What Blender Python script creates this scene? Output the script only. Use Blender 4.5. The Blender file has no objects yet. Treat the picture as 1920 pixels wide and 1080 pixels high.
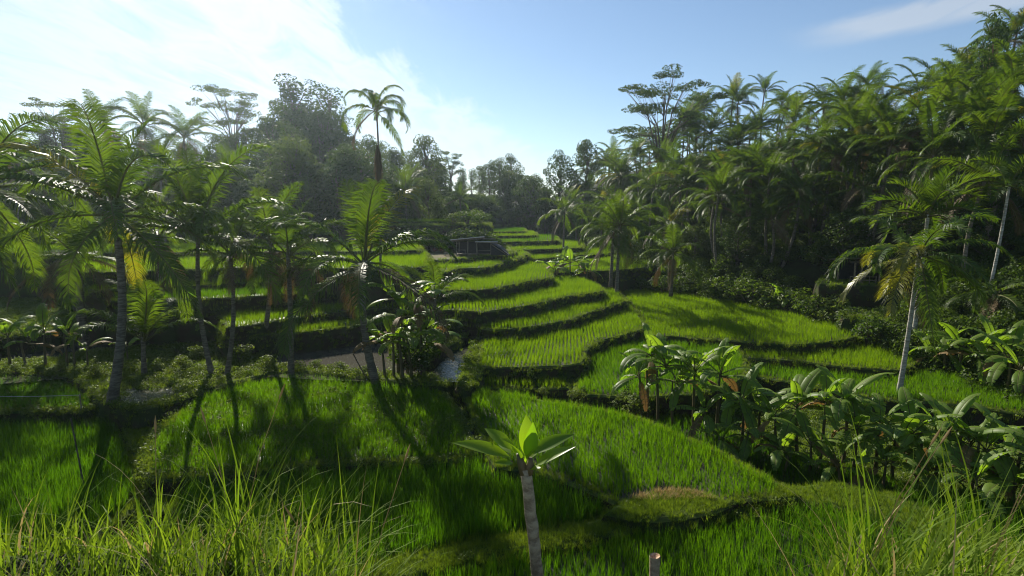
import bpy, math, random
import numpy as np
from mathutils import Vector, Matrix
from mathutils.geometry import tessellate_polygon
R = math.radians
random.seed(11); NP = np.random.RandomState(5)
scene = bpy.context.scene
COL = scene.collection

# ------------------------------------------------------------------ camera
F, CU, CV, HZ, ZC = 1066.0, 960.0, 540.0, 405.0, 9.5
PITCH = math.atan((CV - HZ) / F)
cam_d = bpy.data.cameras.new('camera'); cam_d.sensor_width = 36; cam_d.lens = 36 * F / 1920
cam_d.clip_start = 0.05; cam_d.clip_end = 3000
cam = bpy.data.objects.new('camera', cam_d); COL.objects.link(cam)
cam.location = (0, 0, ZC); cam.rotation_euler = (math.pi / 2 - PITCH, 0, 0)
scene.camera = cam

# ------------------------------------------------------------------ light
SUN_AZ, SUN_EL = R(-25.0), R(30.0)          # azimuth from +Y, negative = left
sd = Vector((math.sin(SUN_AZ) * math.cos(SUN_EL), math.cos(SUN_AZ) * math.cos(SUN_EL), math.sin(SUN_EL)))
sun_d = bpy.data.lights.new('sun', 'SUN'); sun_d.energy = 5.0; sun_d.angle = R(0.6); sun_d.color = (1.0, 0.93, 0.80)
sun = bpy.data.objects.new('sun', sun_d); COL.objects.link(sun)
sun.rotation_euler = sd.to_track_quat('Z', 'Y').to_euler(); sun.location = (-20, 40, 60)

world = bpy.data.worlds.new('World'); scene.world = world; world.use_nodes = True
nt = world.node_tree; nt.nodes.clear()
def N(tree, typ, **kw):
    n = tree.nodes.new(typ)
    for k, v in kw.items():
        if k == 'inp':
            for a, b in v.items(): n.inputs[a].default_value = b
        else: setattr(n, k, v)
    return n
def mathn(tree, op, a, b=None, c=None, clamp=False):
    n = tree.nodes.new('ShaderNodeMath'); n.operation = op; n.use_clamp = clamp
    for i, v in enumerate((a, b, c)):
        if v is None: continue
        if isinstance(v, (int, float)): n.inputs[i].default_value = v
        else: tree.links.new(v, n.inputs[i])
    return n.outputs[0]
def smooth(tree, v, lo, hi):
    n = tree.nodes.new('ShaderNodeMapRange'); n.interpolation_type = 'SMOOTHSTEP'
    tree.links.new(v, n.inputs[0]); n.inputs[1].default_value = lo; n.inputs[2].default_value = hi
    return n.outputs[0]
L = nt.links.new
sky = N(nt, 'ShaderNodeTexSky', sky_type='NISHITA', sun_disc=False, sun_elevation=SUN_EL, sun_rotation=SUN_AZ,
        altitude=300, air_density=1.0, dust_density=0.05, ozone_density=1.8)
tc = N(nt, 'ShaderNodeTexCoord'); sep = N(nt, 'ShaderNodeSeparateXYZ'); L(tc.outputs['Generated'], sep.inputs[0])
zz = mathn(nt, 'ADD', mathn(nt, 'MAXIMUM', sep.outputs[2], 0.0), 0.08)
cx = mathn(nt, 'DIVIDE', sep.outputs[0], zz); cy = mathn(nt, 'DIVIDE', sep.outputs[1], zz)
comb = N(nt, 'ShaderNodeCombineXYZ'); L(cx, comb.inputs[0]); L(cy, comb.inputs[1])
def cloud_noise(rot, sc, scale, detail, dist=0.3, rough=0.6):
    m = N(nt, 'ShaderNodeMapping'); m.inputs['Rotation'].default_value = (0, 0, R(rot)); m.inputs['Scale'].default_value = sc
    L(comb.outputs[0], m.inputs[0])
    t = N(nt, 'ShaderNodeTexNoise', inp={'Scale': scale, 'Detail': detail, 'Distortion': dist, 'Roughness': rough}); L(m.outputs[0], t.inputs['Vector'])
    return t.outputs['Fac']
n_big = cloud_noise(20, (1, 0.6, 1), 0.9, 5)
n_fine = cloud_noise(-35, (1.0, 0.35, 1), 5.0, 9, 0.8, 0.62)
# the cloud bank fills the sky left of a line in the cloud layer, the rest is clear with streaks of cirrus
e = mathn(nt, 'SUBTRACT', mathn(nt, 'ADD', cx, 0.72), mathn(nt, 'MULTIPLY', mathn(nt, 'SUBTRACT', cy, 2.17), 0.31))
e = mathn(nt, 'ADD', e, mathn(nt, 'MULTIPLY', mathn(nt, 'SUBTRACT', n_fine, 0.5), -0.75))
e = mathn(nt, 'ADD', e, mathn(nt, 'MULTIPLY', mathn(nt, 'SUBTRACT', n_big, 0.5), -0.5))
bank = smooth(nt, e, 0.06, -0.22)
inner = smooth(nt, n_fine, 0.22, 0.60)
bank = mathn(nt, 'MULTIPLY', bank, mathn(nt, 'ADD', mathn(nt, 'MULTIPLY', inner, 0.8), 0.2))
ax, ay = 0.715, -0.70
al = mathn(nt, 'ADD', mathn(nt, 'MULTIPLY', mathn(nt, 'SUBTRACT', cx, 1.27), ax), mathn(nt, 'MULTIPLY', mathn(nt, 'SUBTRACT', cy, 2.62), ay))
pe = mathn(nt, 'ADD', mathn(nt, 'MULTIPLY', mathn(nt, 'SUBTRACT', cx, 1.27), -ay), mathn(nt, 'MULTIPLY', mathn(nt, 'SUBTRACT', cy, 2.62), ax))
pe = mathn(nt, 'ADD', pe, mathn(nt, 'MULTIPLY', mathn(nt, 'SUBTRACT', n_fine, 0.5), 0.16))
wid = mathn(nt, 'SUBTRACT', 1.0, smooth(nt, mathn(nt, 'ABSOLUTE', pe), 0.05, 0.22))
streak = mathn(nt, 'MULTIPLY', mathn(nt, 'MULTIPLY', wid, smooth(nt, al, -0.1, 0.35)), mathn(nt, 'ADD', mathn(nt, 'MULTIPLY', n_fine, 2.0), 0.0))
wisp = smooth(nt, cloud_noise(40, (1, 0.22, 1), 1.3, 6, 0.4), 0.60, 0.85)
cmask = mathn(nt, 'MAXIMUM', bank, mathn(nt, 'MAXIMUM', streak, mathn(nt, 'MULTIPLY', wisp, 0.5)), clamp=True)
cmask = mathn(nt, 'MULTIPLY', cmask, smooth(nt, sep.outputs[2], 0.0, 0.06))
# cloud light: white water droplets lit by the same sky, brighter towards the sun like any thin cloud
dotn = N(nt, 'ShaderNodeVectorMath', operation='DOT_PRODUCT'); L(tc.outputs['Generated'], dotn.inputs[0]); dotn.inputs[1].default_value = sd
phase = mathn(nt, 'POWER', mathn(nt, 'MAXIMUM', dotn.outputs['Value'], 0.0), 8.0)
cbr = mathn(nt, 'ADD', mathn(nt, 'MULTIPLY', phase, 2.4), 2.9)
ccol = N(nt, 'ShaderNodeVectorMath', operation='SCALE'); ccol.inputs[0].default_value = (0.95, 0.98, 1.0); L(cbr, ccol.inputs['Scale'])
mixc = N(nt, 'ShaderNodeMix', data_type='RGBA'); L(cmask, mixc.inputs['Factor']); L(sky.outputs[0], mixc.inputs['A'])
half = N(nt, 'ShaderNodeVectorMath', operation='MULTIPLY_ADD'); L(sky.outputs[0], half.inputs[0]); half.inputs[1].default_value = (0.55, 0.55, 0.55); L(ccol.outputs[0], half.inputs[2]); L(half.outputs[0], mixc.inputs['B'])
bg = N(nt, 'ShaderNodeBackground', inp={'Strength': 0.078}); L(mixc.outputs['Result'], bg.inputs['Color'])
wo = N(nt, 'ShaderNodeOutputWorld'); L(bg.outputs[0], wo.inputs['Surface'])
scene.view_settings.view_transform = 'Standard'; scene.view_settings.look = 'None'
scene.view_settings.gamma = 1.0; scene.view_settings.exposure = 0.68; scene.view_settings.use_curve_mapping = False
scene.render.engine = 'CYCLES'
scene.cycles.use_denoising = True; scene.cycles.filter_width = 1.1
scene.cycles.max_bounces = 8; scene.cycles.diffuse_bounces = 3; scene.cycles.glossy_bounces = 2
scene.cycles.transmission_bounces = 4; scene.cycles.volume_bounces = 1; scene.cycles.transparent_max_bounces = 4
scene.cycles.sample_clamp_indirect = 6.0

# ------------------------------------------------------------------ picture <-> place
CP, SP = math.cos(PITCH), math.sin(PITCH)
def ray(u, v):
    dx, dy = (u - CU) / F, (CV - v) / F
    return Vector((dx, CP + dy * SP, -SP + dy * CP))
def at_h(u, v, h):                      # point seen at (u, v) lying h metres below eye level
    d = ray(u, v); t = h / -d.z
    return Vector((d.x * t, d.y * t, ZC - h))
def at_y(u, v, y):
    d = ray(u, v); t = y / d.y
    return Vector((d.x * t, y, ZC + d.z * t))
def proj(p):
    x, y, z = p[0], p[1], p[2] - ZC
    dep = y * CP - z * SP; up = y * SP + z * CP
    return CU + F * x / dep, CV - F * up / dep

# ------------------------------------------------------------------ mesh helpers
class MB:
    def __init__(s): s.v, s.f, s.m, s.t, s.n = [], [], [], [], 0
    def vert(s, p, t=0.5): s.v.append((p[0], p[1], p[2])); s.t.append(t); s.n += 1; return s.n - 1
    def face(s, ids, m=0): s.f.append(ids); s.m.append(m)
    def tube(s, pts, rad, sides=6, m=0, t=0.5, cap=True):
        pts = [Vector(p) for p in pts]; prev = None
        ref = Vector((0.31, 0.95, 0.05)); first = None
        for i, p in enumerate(pts):
            d = (pts[min(i + 1, len(pts) - 1)] - pts[max(i - 1, 0)]).normalized()
            a = d.cross(ref)
            if a.length < 0.1: a = d.cross(Vector((1, 0, 0)))
            a.normalize(); b = d.cross(a)
            r = rad[i] if isinstance(rad, (list, tuple)) else rad
            ring = [s.vert(p + (a * math.cos(k * 2 * math.pi / sides) + b * math.sin(k * 2 * math.pi / sides)) * r, t) for k in range(sides)]
            if prev:
                for k in range(sides): s.face((prev[k], prev[(k + 1) % sides], ring[(k + 1) % sides], ring[k]), m)
            else: first = ring
            prev = ring
        if cap: s.face(tuple(prev), m); s.face(tuple(reversed(first)), m)
    def box(s, c, size, rot=None, m=0):
        c = Vector(c); sx, sy, sz = [a / 2 for a in size]; M = rot or Matrix.Identity(3)
        ids = [s.vert(c + M @ Vector((x, y, z))) for x in (-sx, sx) for y in (-sy, sy) for z in (-sz, sz)]
        for q in ((0, 1, 3, 2), (4, 6, 7, 5), (0, 4, 5, 1), (2, 3, 7, 6), (0, 2, 6, 4), (1, 5, 7, 3)): s.face(tuple(ids[k] for k in q), m)
    def mesh(s, name, mats, smooth=False):
        me = bpy.data.meshes.new(name); me.from_pydata(s.v, [], s.f)
        for mt in (mats if isinstance(mats, (list, tuple)) else [mats]): me.materials.append(mt)
        me.polygons.foreach_set('material_index', s.m)
        if smooth: me.polygons.foreach_set('use_smooth', [True] * len(s.f))
        at = me.attributes.new('tint', 'FLOAT', 'POINT'); at.data.foreach_set('value', s.t)
        me.update(); return me
def link(name, data, parent=None, loc=None, rot=None, scl=None):
    o = bpy.data.objects.new(name, data); COL.objects.link(o)
    if parent is not None: o.parent = parent
    if loc is not None: o.location = loc
    if rot is not None: o.rotation_euler = rot
    if scl is not None: o.scale = scl if not isinstance(scl, (int, float)) else (scl,) * 3
    return o
def tag(o, label=None, cat=None, group=None, kind=None):
    for k, v in (('label', label), ('category', cat), ('group', group), ('kind', kind)):
        if v: o[k] = v
    return o
def thing(name, loc, label=None, cat=None, group=None, rotz=0):
    o = link(name, None, loc=loc, rot=(0, 0, rotz)); o.empty_display_size = 0.2
    return tag(o, label, cat, group)
ONES = ['', 'first', 'second', 'third', 'fourth', 'fifth', 'sixth', 'seventh', 'eighth', 'ninth', 'tenth', 'eleventh', 'twelfth', 'thirteenth',
        'fourteenth', 'fifteenth', 'sixteenth', 'seventeenth', 'eighteenth', 'nineteenth']
def ordw(n):
    if n < 20: return ONES[n]
    t = ['', '', 'twenty', 'thirty', 'forty', 'fifty'][n // 10]
    return (t[:-1] + 'ieth') if n % 10 == 0 else t + '-' + ONES[n % 10]
def relabel(lst, tmpl):                 # things of one row, told apart by their order from the left
    for i, (u, o) in enumerate(sorted(lst, key=lambda a: a[0])): o['label'] = tmpl.format(n=ordw(i + 1))

# ------------------------------------------------------------------ materials
def new_mat(name):
    m = bpy.data.materials.new(name); m.use_nodes = True; m.node_tree.nodes.clear(); return m, m.node_tree
def leaf_mat(name, c1, c2, tcol=None, transl=0.45, rough=0.4, spec=0.4, noise=0.0, nscale=0.15):
    m, t = new_mat(name); lk = t.links.new
    oi = N(t, 'ShaderNodeObjectInfo'); at = N(t, 'ShaderNodeAttribute', attribute_name='tint')
    f = mathn(t, 'ADD', mathn(t, 'MULTIPLY', oi.outputs['Random'], 0.45), mathn(t, 'MULTIPLY', at.outputs['Fac'], 0.55))
    if noise:
        g = N(t, 'ShaderNodeNewGeometry'); tx = N(t, 'ShaderNodeTexNoise', inp={'Scale': nscale, 'Detail': 3.0}); lk(g.outputs['Position'], tx.inputs['Vector'])
        f = mathn(t, 'ADD', f, mathn(t, 'MULTIPLY', mathn(t, 'SUBTRACT', tx.outputs['Fac'], 0.5), noise), clamp=True)
    mx = N(t, 'ShaderNodeMix', data_type='RGBA'); lk(f, mx.inputs['Factor']); mx.inputs['A'].default_value = (*c1, 1); mx.inputs['B'].default_value = (*c2, 1)
    p = N(t, 'ShaderNodeBsdfPrincipled', inp={'Roughness': rough, 'Specular IOR Level': spec}); lk(mx.outputs['Result'], p.inputs['Base Color'])
    tr = N(t, 'ShaderNodeBsdfTranslucent')
    mt = N(t, 'ShaderNodeMix', data_type='RGBA', blend_type='MULTIPLY', inp={'Factor': 1.0}); lk(mx.outputs['Result'], mt.inputs['A'])
    mt.inputs['B'].default_value = (*(tcol or (2.2, 2.0, 0.8)), 1); lk(mt.outputs['Result'], tr.inputs['Color'])
    ms = N(t, 'ShaderNodeMixShader', inp={0: transl}); lk(p.outputs[0], ms.inputs[1]); lk(tr.outputs[0], ms.inputs[2])
    o = N(t, 'ShaderNodeOutputMaterial'); lk(ms.outputs[0], o.inputs['Surface'])
    return m
def solid_mat(name, c1, c2, scale=6.0, rough=0.85, bump=0.4, spec=0.2, stretch=(1, 1, 1), metallic=0.0, detail=6.0, lo=0.35, hi=0.65, obj=True):
    m, t = new_mat(name); lk = t.links.new
    tcn = N(t, 'ShaderNodeTexCoord'); mp = N(t, 'ShaderNodeMapping'); mp.inputs['Scale'].default_value = stretch
    lk(tcn.outputs['Object' if obj else 'Generated'], mp.inputs[0])
    tx = N(t, 'ShaderNodeTexNoise', inp={'Scale': scale, 'Detail': detail, 'Roughness': 0.65}); lk(mp.outputs[0], tx.inputs['Vector'])
    f = smooth(t, tx.outputs['Fac'], lo, hi)
    mx = N(t, 'ShaderNodeMix', data_type='RGBA'); lk(f, mx.inputs['Factor']); mx.inputs['A'].default_value = (*c1, 1); mx.inputs['B'].default_value = (*c2, 1)
    p = N(t, 'ShaderNodeBsdfPrincipled', inp={'Roughness': rough, 'Specular IOR Level': spec, 'Metallic': metallic}); lk(mx.outputs['Result'], p.inputs['Base Color'])
    if bump:
        b = N(t, 'ShaderNodeBump', inp={'Strength': bump, 'Distance': 0.05}); lk(tx.outputs['Fac'], b.inputs['Height']); lk(b.outputs[0], p.inputs['Normal'])
    o = N(t, 'ShaderNodeOutputMaterial'); lk(p.outputs[0], o.inputs['Surface'])
    return m
def water_mat(name, col, rough=0.06, scale=1.5, bump=0.08):
    m, t = new_mat(name); lk = t.links.new
    g = N(t, 'ShaderNodeNewGeometry'); tx = N(t, 'ShaderNodeTexNoise', inp={'Scale': scale, 'Detail': 4.0}); lk(g.outputs['Position'], tx.inputs['Vector'])
    b = N(t, 'ShaderNodeBump', inp={'Strength': bump, 'Distance': 0.05}); lk(tx.outputs['Fac'], b.inputs['Height'])
    p = N(t, 'ShaderNodeBsdfPrincipled', inp={'Base Color': (*col, 1), 'Roughness': rough, 'IOR': 1.33, 'Specular IOR Level': 0.5}); lk(b.outputs[0], p.inputs['Normal'])
    o = N(t, 'ShaderNodeOutputMaterial'); lk(p.outputs[0], o.inputs['Surface'])
    return m
M = {}
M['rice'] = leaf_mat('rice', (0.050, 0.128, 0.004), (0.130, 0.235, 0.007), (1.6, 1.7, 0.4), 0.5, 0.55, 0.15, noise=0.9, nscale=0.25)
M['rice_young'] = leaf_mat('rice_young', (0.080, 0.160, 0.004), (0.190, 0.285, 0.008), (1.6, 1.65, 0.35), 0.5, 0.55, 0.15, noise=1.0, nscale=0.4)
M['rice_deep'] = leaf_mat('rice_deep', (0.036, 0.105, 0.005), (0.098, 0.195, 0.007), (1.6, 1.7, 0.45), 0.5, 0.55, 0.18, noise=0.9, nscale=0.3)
M['tuft'] = leaf_mat('tuft', (0.070, 0.13, 0.012), (0.18, 0.24, 0.02), (1.7, 1.7, 0.7), 0.45, 0.6, 0.2, noise=0.8, nscale=0.4)
M['wildgrass'] = leaf_mat('wildgrass', (0.060, 0.13, 0.012), (0.17, 0.24, 0.025), (1.6, 1.6, 0.6), 0.45, 0.6, 0.08)
M['straw'] = leaf_mat('straw', (0.30, 0.22, 0.10), (0.45, 0.36, 0.18), (1.2, 1.1, 0.8), 0.35, 0.6, 0.2)
M['palm'] = leaf_mat('palm', (0.028, 0.066, 0.010), (0.078, 0.125, 0.016), (2.5, 2.3, 0.4), 0.43, 0.48, 0.22)
M['palm_yellow'] = leaf_mat('palm_yellow', (0.11, 0.125, 0.015), (0.18, 0.19, 0.02), (1.9, 1.7, 0.4), 0.5, 0.35, 0.5)
M['palm_dead'] = leaf_mat('palm_dead', (0.085, 0.06, 0.03), (0.15, 0.105, 0.05), (1.1, 1.0, 0.6), 0.2, 0.7, 0.2)
M['rachis'] = leaf_mat('rachis', (0.07, 0.08, 0.025), (0.15, 0.14, 0.045), (1, 1, 1), 0.05, 0.65, 0.15)
M['banana'] = leaf_mat('banana', (0.095, 0.17, 0.022), (0.18, 0.26, 0.04), (1.9, 2.0, 0.5), 0.5, 0.48, 0.3)
M['banana_old'] = leaf_mat('banana_old', (0.15, 0.10, 0.04), (0.25, 0.17, 0.07), (1.2, 1.0, 0.6), 0.3, 0.7, 0.2)
M['broad'] = leaf_mat('broad', (0.020, 0.045, 0.010), (0.060, 0.095, 0.018), (2.0, 2.0, 0.7), 0.35, 0.6, 0.15)
M['broad_pale'] = leaf_mat('broad_pale', (0.040, 0.070, 0.018), (0.085, 0.115, 0.03), (1.9, 1.9, 0.7), 0.4, 0.6, 0.15)
M['broad_red'] = leaf_mat('broad_red', (0.05, 0.05, 0.012), (0.15, 0.07, 0.02), (1.6, 1.3, 0.6), 0.3, 0.45, 0.4)
M['shrub'] = leaf_mat('shrub', (0.030, 0.065, 0.010), (0.085, 0.13, 0.018), (2.0, 2.0, 0.6), 0.4, 0.58, 0.18)
M['cover'] = leaf_mat('cover', (0.06, 0.11, 0.016), (0.14, 0.18, 0.03), (1.7, 1.7, 0.7), 0.38, 0.58, 0.2)
M['plumeria'] = leaf_mat('plumeria', (0.12, 0.22, 0.022), (0.20, 0.30, 0.03), (1.7, 1.75, 0.35), 0.55, 0.32, 0.4)
M['plumeria_dry'] = leaf_mat('plumeria_dry', (0.35, 0.15, 0.02), (0.45, 0.2, 0.03), (1.2, 1.1, 0.6), 0.4, 0.5, 0.3)
M['red_leaf'] = leaf_mat('red_leaf', (0.28, 0.05, 0.03), (0.40, 0.10, 0.07), (1.3, 1, 1), 0.3, 0.5, 0.3)
M['palm_trunk'] = solid_mat('palm_trunk', (0.10, 0.085, 0.065), (0.26, 0.225, 0.18), 3.0, 0.9, 0.6, 0.15, (1, 1, 5))
M['white_trunk'] = solid_mat('white_trunk', (0.26, 0.24, 0.20), (0.55, 0.52, 0.46), 3.0, 0.85, 0.4, 0.2, (1, 1, 4))
M['bark'] = solid_mat('bark', (0.06, 0.048, 0.036), (0.17, 0.145, 0.115), 4.0, 0.9, 0.6, 0.15, (1, 1, 0.4))
M['pale_bark'] = solid_mat('pale_bark', (0.20, 0.15, 0.10), (0.42, 0.34, 0.23), 14.0, 0.85, 0.5, 0.25, (1, 1, 1.6))
M['cut'] = solid_mat('cut', (0.35, 0.20, 0.11), (0.55, 0.40, 0.27), 40, 0.8, 0.3)
M['stem'] = solid_mat('stem', (0.07, 0.075, 0.03), (0.17, 0.12, 0.06), 5.0, 0.6, 0.3, 0.35, (1, 1, 0.35))
M['wood'] = solid_mat('wood', (0.13, 0.105, 0.08), (0.30, 0.26, 0.21), 8.0, 0.85, 0.4, 0.2, (1, 1, 0.2))
M['pale_wood'] = solid_mat('pale_wood', (0.35, 0.33, 0.30), (0.55, 0.52, 0.48), 6.0, 0.8, 0.2, 0.2)
M['bamboo'] = solid_mat('bamboo', (0.16, 0.12, 0.075), (0.30, 0.24, 0.16), 9.0, 0.7, 0.3, 0.3)
M['tin'] = solid_mat('tin', (0.10, 0.085, 0.075), (0.40, 0.40, 0.41), 3.0, 0.75, 0.3, 0.2)
M['thatch'] = solid_mat('thatch', (0.05, 0.042, 0.032), (0.11, 0.09, 0.065), 7.0, 0.95, 0.6, 0.1)
M['tarp'] = solid_mat('tarp', (0.014, 0.015, 0.016), (0.03, 0.03, 0.032), 5.0, 0.7, 0.2, 0.3)
M['wire'] = solid_mat('wire', (0.35, 0.35, 0.33), (0.5, 0.5, 0.48), 5.0, 0.5, 0.0)
M['coconut'] = solid_mat('coconut', (0.10, 0.12, 0.02), (0.25, 0.16, 0.05), 5.0, 0.5, 0.2)
M['earth'] = solid_mat('earth', (0.045, 0.032, 0.020), (0.035, 0.055, 0.014), 0.9, 0.95, 0.9, 0.1, lo=0.38, hi=0.62)
M['mud'] = solid_mat('mud', (0.028, 0.024, 0.016), (0.05, 0.045, 0.03), 1.2, 0.55, 0.15, 0.25)
M['turf'] = solid_mat('turf', (0.040, 0.075, 0.012), (0.085, 0.105, 0.025), 1.6, 0.95, 0.8, 0.1)
M['path'] = solid_mat('path', (0.085, 0.10, 0.03), (0.16, 0.13, 0.07), 1.0, 0.95, 0.5, 0.1)
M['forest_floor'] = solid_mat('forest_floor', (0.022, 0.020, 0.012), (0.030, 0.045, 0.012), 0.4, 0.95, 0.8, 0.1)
M['pond'] = water_mat('pond', (0.085, 0.08, 0.065), 0.05, 1.2, 0.10)
M['stream'] = water_mat('stream', (0.06, 0.06, 0.045), 0.12, 6.0, 0.5)

# ------------------------------------------------------------------ terrain
def lerp(x, xs, ys): return np.interp(x, xs, ys)
def sstep(x, a, b):
    t = np.clip((x - a) / (b - a), 0, 1); return t * t * (3 - 2 * t)
def foot_right(y): return lerp(y, [-40, 10, 20, 27, 41, 50, 64, 85, 124, 160, 500], [33, 31, 28, 25.5, 24.2, 22, 15.5, 14, 6, 4, 4])
def foot_left(x): return lerp(x, [-300, -60, -30, -10, -5, 1, 6, 300], [45, 55, 62, 66, 78, 122, 130, 130])
def wob(x, y, s, k):
    return (np.sin(x * s + 1.3 * k) * np.cos(y * s * 1.3 + k) + 0.5 * np.sin(x * s * 2.3 - y * s * 1.9 + 2 * k) + 0.25 * np.cos(x * s * 4.7 + y * s * 4.1 - k)) / 1.75
def terrain(x, y):
    x = np.asarray(x, float); y = np.asarray(y, float)
    h = lerp(y, [-50, 45, 65, 85, 110, 140, 200, 500], [10.6, 10.6, 9.4, 7.4, 4.8, 4.0, 1, -4])
    h = h - 1.6 * sstep(-x, 30, 45)
    z = ZC - h
    t = np.maximum(0, x - foot_right(y) + 1.2 * wob(x, y, 0.22, 2)); z = z + 21 * (1 - np.exp(-t * 0.82 / 21))
    t = np.maximum(0, (y - foot_left(x)) * sstep(-x, -9, -3)); z = z + 7.5 * (1 - np.exp(-t * 0.5 / 7.5))
    z = z + 0.8 * wob(x, y, 0.13, 1) * sstep(np.maximum(x - foot_right(y), y - foot_left(x)), 0, 8)
    ye = 1.2 + 2.2 * sstep(-x, 0.45, 1.3) + 1.9 * sstep(x, 0.9, 2.0)
    hb = 1.7 + 0.45 * np.maximum(sstep(-x, 0.3, 1.2), sstep(x, 0.6, 2.0)) + 0.95 * np.maximum(0, y - ye) + 0.05 * wob(x, y, 2.0, 3)
    return np.maximum(z, ZC - hb)
def tz(x, y): return float(terrain(x, y))
def axis(segs):
    out = [segs[0][0]]
    for a, b, st in segs: out += list(np.linspace(a, b, max(2, int(round((b - a) / st)) + 1))[1:])
    return np.array(out)
gx = axis([(-200, -80, 10), (-80, -10, 2.0), (-10, 10, 0.5), (10, 70, 1.5), (70, 200, 10)])
gy = axis([(-40, 0, 4), (0, 8, 0.35), (8, 20, 1.0), (20, 140, 2.0), (140, 240, 10)])
X, Y = np.meshgrid(gx, gy); Z = terrain(X, Y)
nx, ny = len(gx), len(gy)
idx = np.arange(nx * ny).reshape(ny, nx)
fc = np.stack([idx[:-1, :-1], idx[:-1, 1:], idx[1:, 1:], idx[1:, :-1]], -1).reshape(-1, 4)
me = bpy.data.meshes.new('ground'); me.from_pydata(np.stack([X, Y, Z], -1).reshape(-1, 3).tolist(), [], fc.tolist())
me.materials.append(M['forest_floor']); me.polygons.foreach_set('use_smooth', [True] * len(fc)); me.update()
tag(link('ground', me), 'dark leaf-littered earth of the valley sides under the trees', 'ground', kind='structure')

# ------------------------------------------------------------------ terraces
def spline(pts, n=6):
    out = []; k = len(pts)
    for i in range(k):
        p0, p1, p2, p3 = (np.array(pts[(i + j) % k]) for j in (-1, 0, 1, 2))
        m = max(2, min(14, int(np.linalg.norm(p2 - p1) / 0.8)))
        for j in range(m):
            t = j / m
            q = 0.5 * (2 * p1 + (p2 - p0) * t + (2 * p0 - 5 * p1 + 4 * p2 - p3) * t * t + (3 * p1 - p0 - 3 * p2 + p3) * t ** 3)
            out.append(0.55 * q + 0.45 * (p1 + (p2 - p1) * t))
    return np.array(out)
def in_poly(P, poly):
    x, y = P[:, 0], P[:, 1]; c = np.zeros(len(P), bool); j = len(poly) - 1
    for i in range(len(poly)):
        xi, yi = poly[i]; xj, yj = poly[j]
        if yi != yj:
            c ^= ((yi > y) != (yj > y)) & (x < (xj - xi) * (y - yi) / (yj - yi) + xi)
        j = i
    return c
SLABS = []
GRASS_PTS = []          # (x, y, z, scale) of the short grass on lips and risers
def slab(label, h, px, wet=True, rice=None, lip=1.0, mat=None, depth=False):
    k = len(SLABS); h = h + 0.003 * (k % 7); z = ZC - h
    P = np.array([((u - CU) / F * (v * CP + h * SP), v) if depth else tuple(at_h(u, v, h)[:2]) for u, v in px])
    if 0.5 * np.sum(P[:, 0] * np.roll(P[:, 1], -1) - P[:, 1] * np.roll(P[:, 0], -1)) < 0: P = P[::-1]
    P = spline([tuple(p) for p in P])
    P = P + 0.09 * np.stack([wob(P[:, 0], P[:, 1], 1.3, k), wob(P[:, 0], P[:, 1], 1.1, k + 5)], -1)
    tan = np.roll(P, -1, 0) - np.roll(P, 1, 0); tan /= (np.linalg.norm(tan, axis=1)[:, None] + 1e-9)
    nor = np.stack([tan[:, 1], -tan[:, 0]], -1)
    bot = min(z - 0.6, ZC - 11.4)
    prof = [(-0.30, 0.0), (-0.20, 0.07), (-0.05, 0.09), (0.05, 0.02), (0.13, -0.30), (0.22, -0.75), (0.30, -1.4)] if wet else \
           [(-0.42, 0.0), (-0.25, 0.02), (-0.06, 0.02), (0.10, -0.06), (0.22, -0.30), (0.34, -0.75), (0.45, -1.4)]
    b = MB(); n = len(P); rings = []
    for r, (o, dz) in enumerate(prof + [(0.5, None)]):
        zz_ = bot if dz is None else z + dz
        jit = NP.uniform(-1, 1, (n, 3)) * (0 if r == 0 else (0.03 if r < 4 else 0.07))
        rings.append([b.vert((P[i, 0] + nor[i, 0] * o + jit[i, 0], P[i, 1] + nor[i, 1] * o + jit[i, 1], zz_ + jit[i, 2] * 0.6)) for i in range(n)])
    for a, c in zip(rings[:-1], rings[1:]):
        q = 2 if rings.index(a) < 3 else 0
        for i in range(n): b.face((a[i], c[i], c[(i + 1) % n], a[(i + 1) % n]), q)
    for tri in tessellate_polygon([[Vector(b.v[i]) for i in rings[0]]]):
        ids = [rings[0][j] for j in tri]
        p, q, r_ = (Vector(b.v[i]) for i in ids)
        if (q - p).cross(r_ - p).z < 0: ids.reverse()
        b.face(tuple(ids), 1)
    o = link('terrace', b.mesh('terrace', [M['earth'], mat or (M['mud'] if wet else M['turf']), M['turf']], smooth=False))
    tag(o, label, 'terrace', kind='structure')
    SLABS.append(dict(P=P, nor=nor, z=z, h=h, wet=wet, rice=rice, label=label, lip=lip))
    return SLABS[-1]

# near paddies
slab('grassy earth of the lowest paddy at the foot of the picture', 9.08, [(560, 1150), (600, 1260), (1000, 1320), (1500, 1260), (1950, 1160), (2050, 1010), (1800, 925), (1600, 935), (1400, 975), (1100, 1018), (900, 1060), (700, 1100)], rice=('knee-high rice in the paddy along the bottom edge, before the grassy bund', 0.19, 0.55))
slab('grassy bund path curving across the foot of the picture', 8.84, [(560, 1135), (750, 1085), (900, 1048), (1100, 1008), (1300, 975), (1450, 950), (1560, 945), (1700, 985), (1900, 1090), (2000, 1070), (1750, 960), (1600, 915), (1540, 908), (1440, 918), (1300, 946), (1180, 955), (1090, 985), (900, 1018), (740, 1050), (560, 1095)], wet=False, lip=2.2)
slab('earth of the shaded paddy behind the bare young tree', 9.15, [(330, 1040), (520, 1110), (740, 1080), (900, 1040), (1100, 1000), (1195, 965), (1130, 925), (1000, 878), (850, 862), (700, 865), (560, 872), (420, 890), (330, 930)], rice=('tall dense rice in the shaded paddy behind the bare young tree', 0.18, 0.8))
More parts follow.
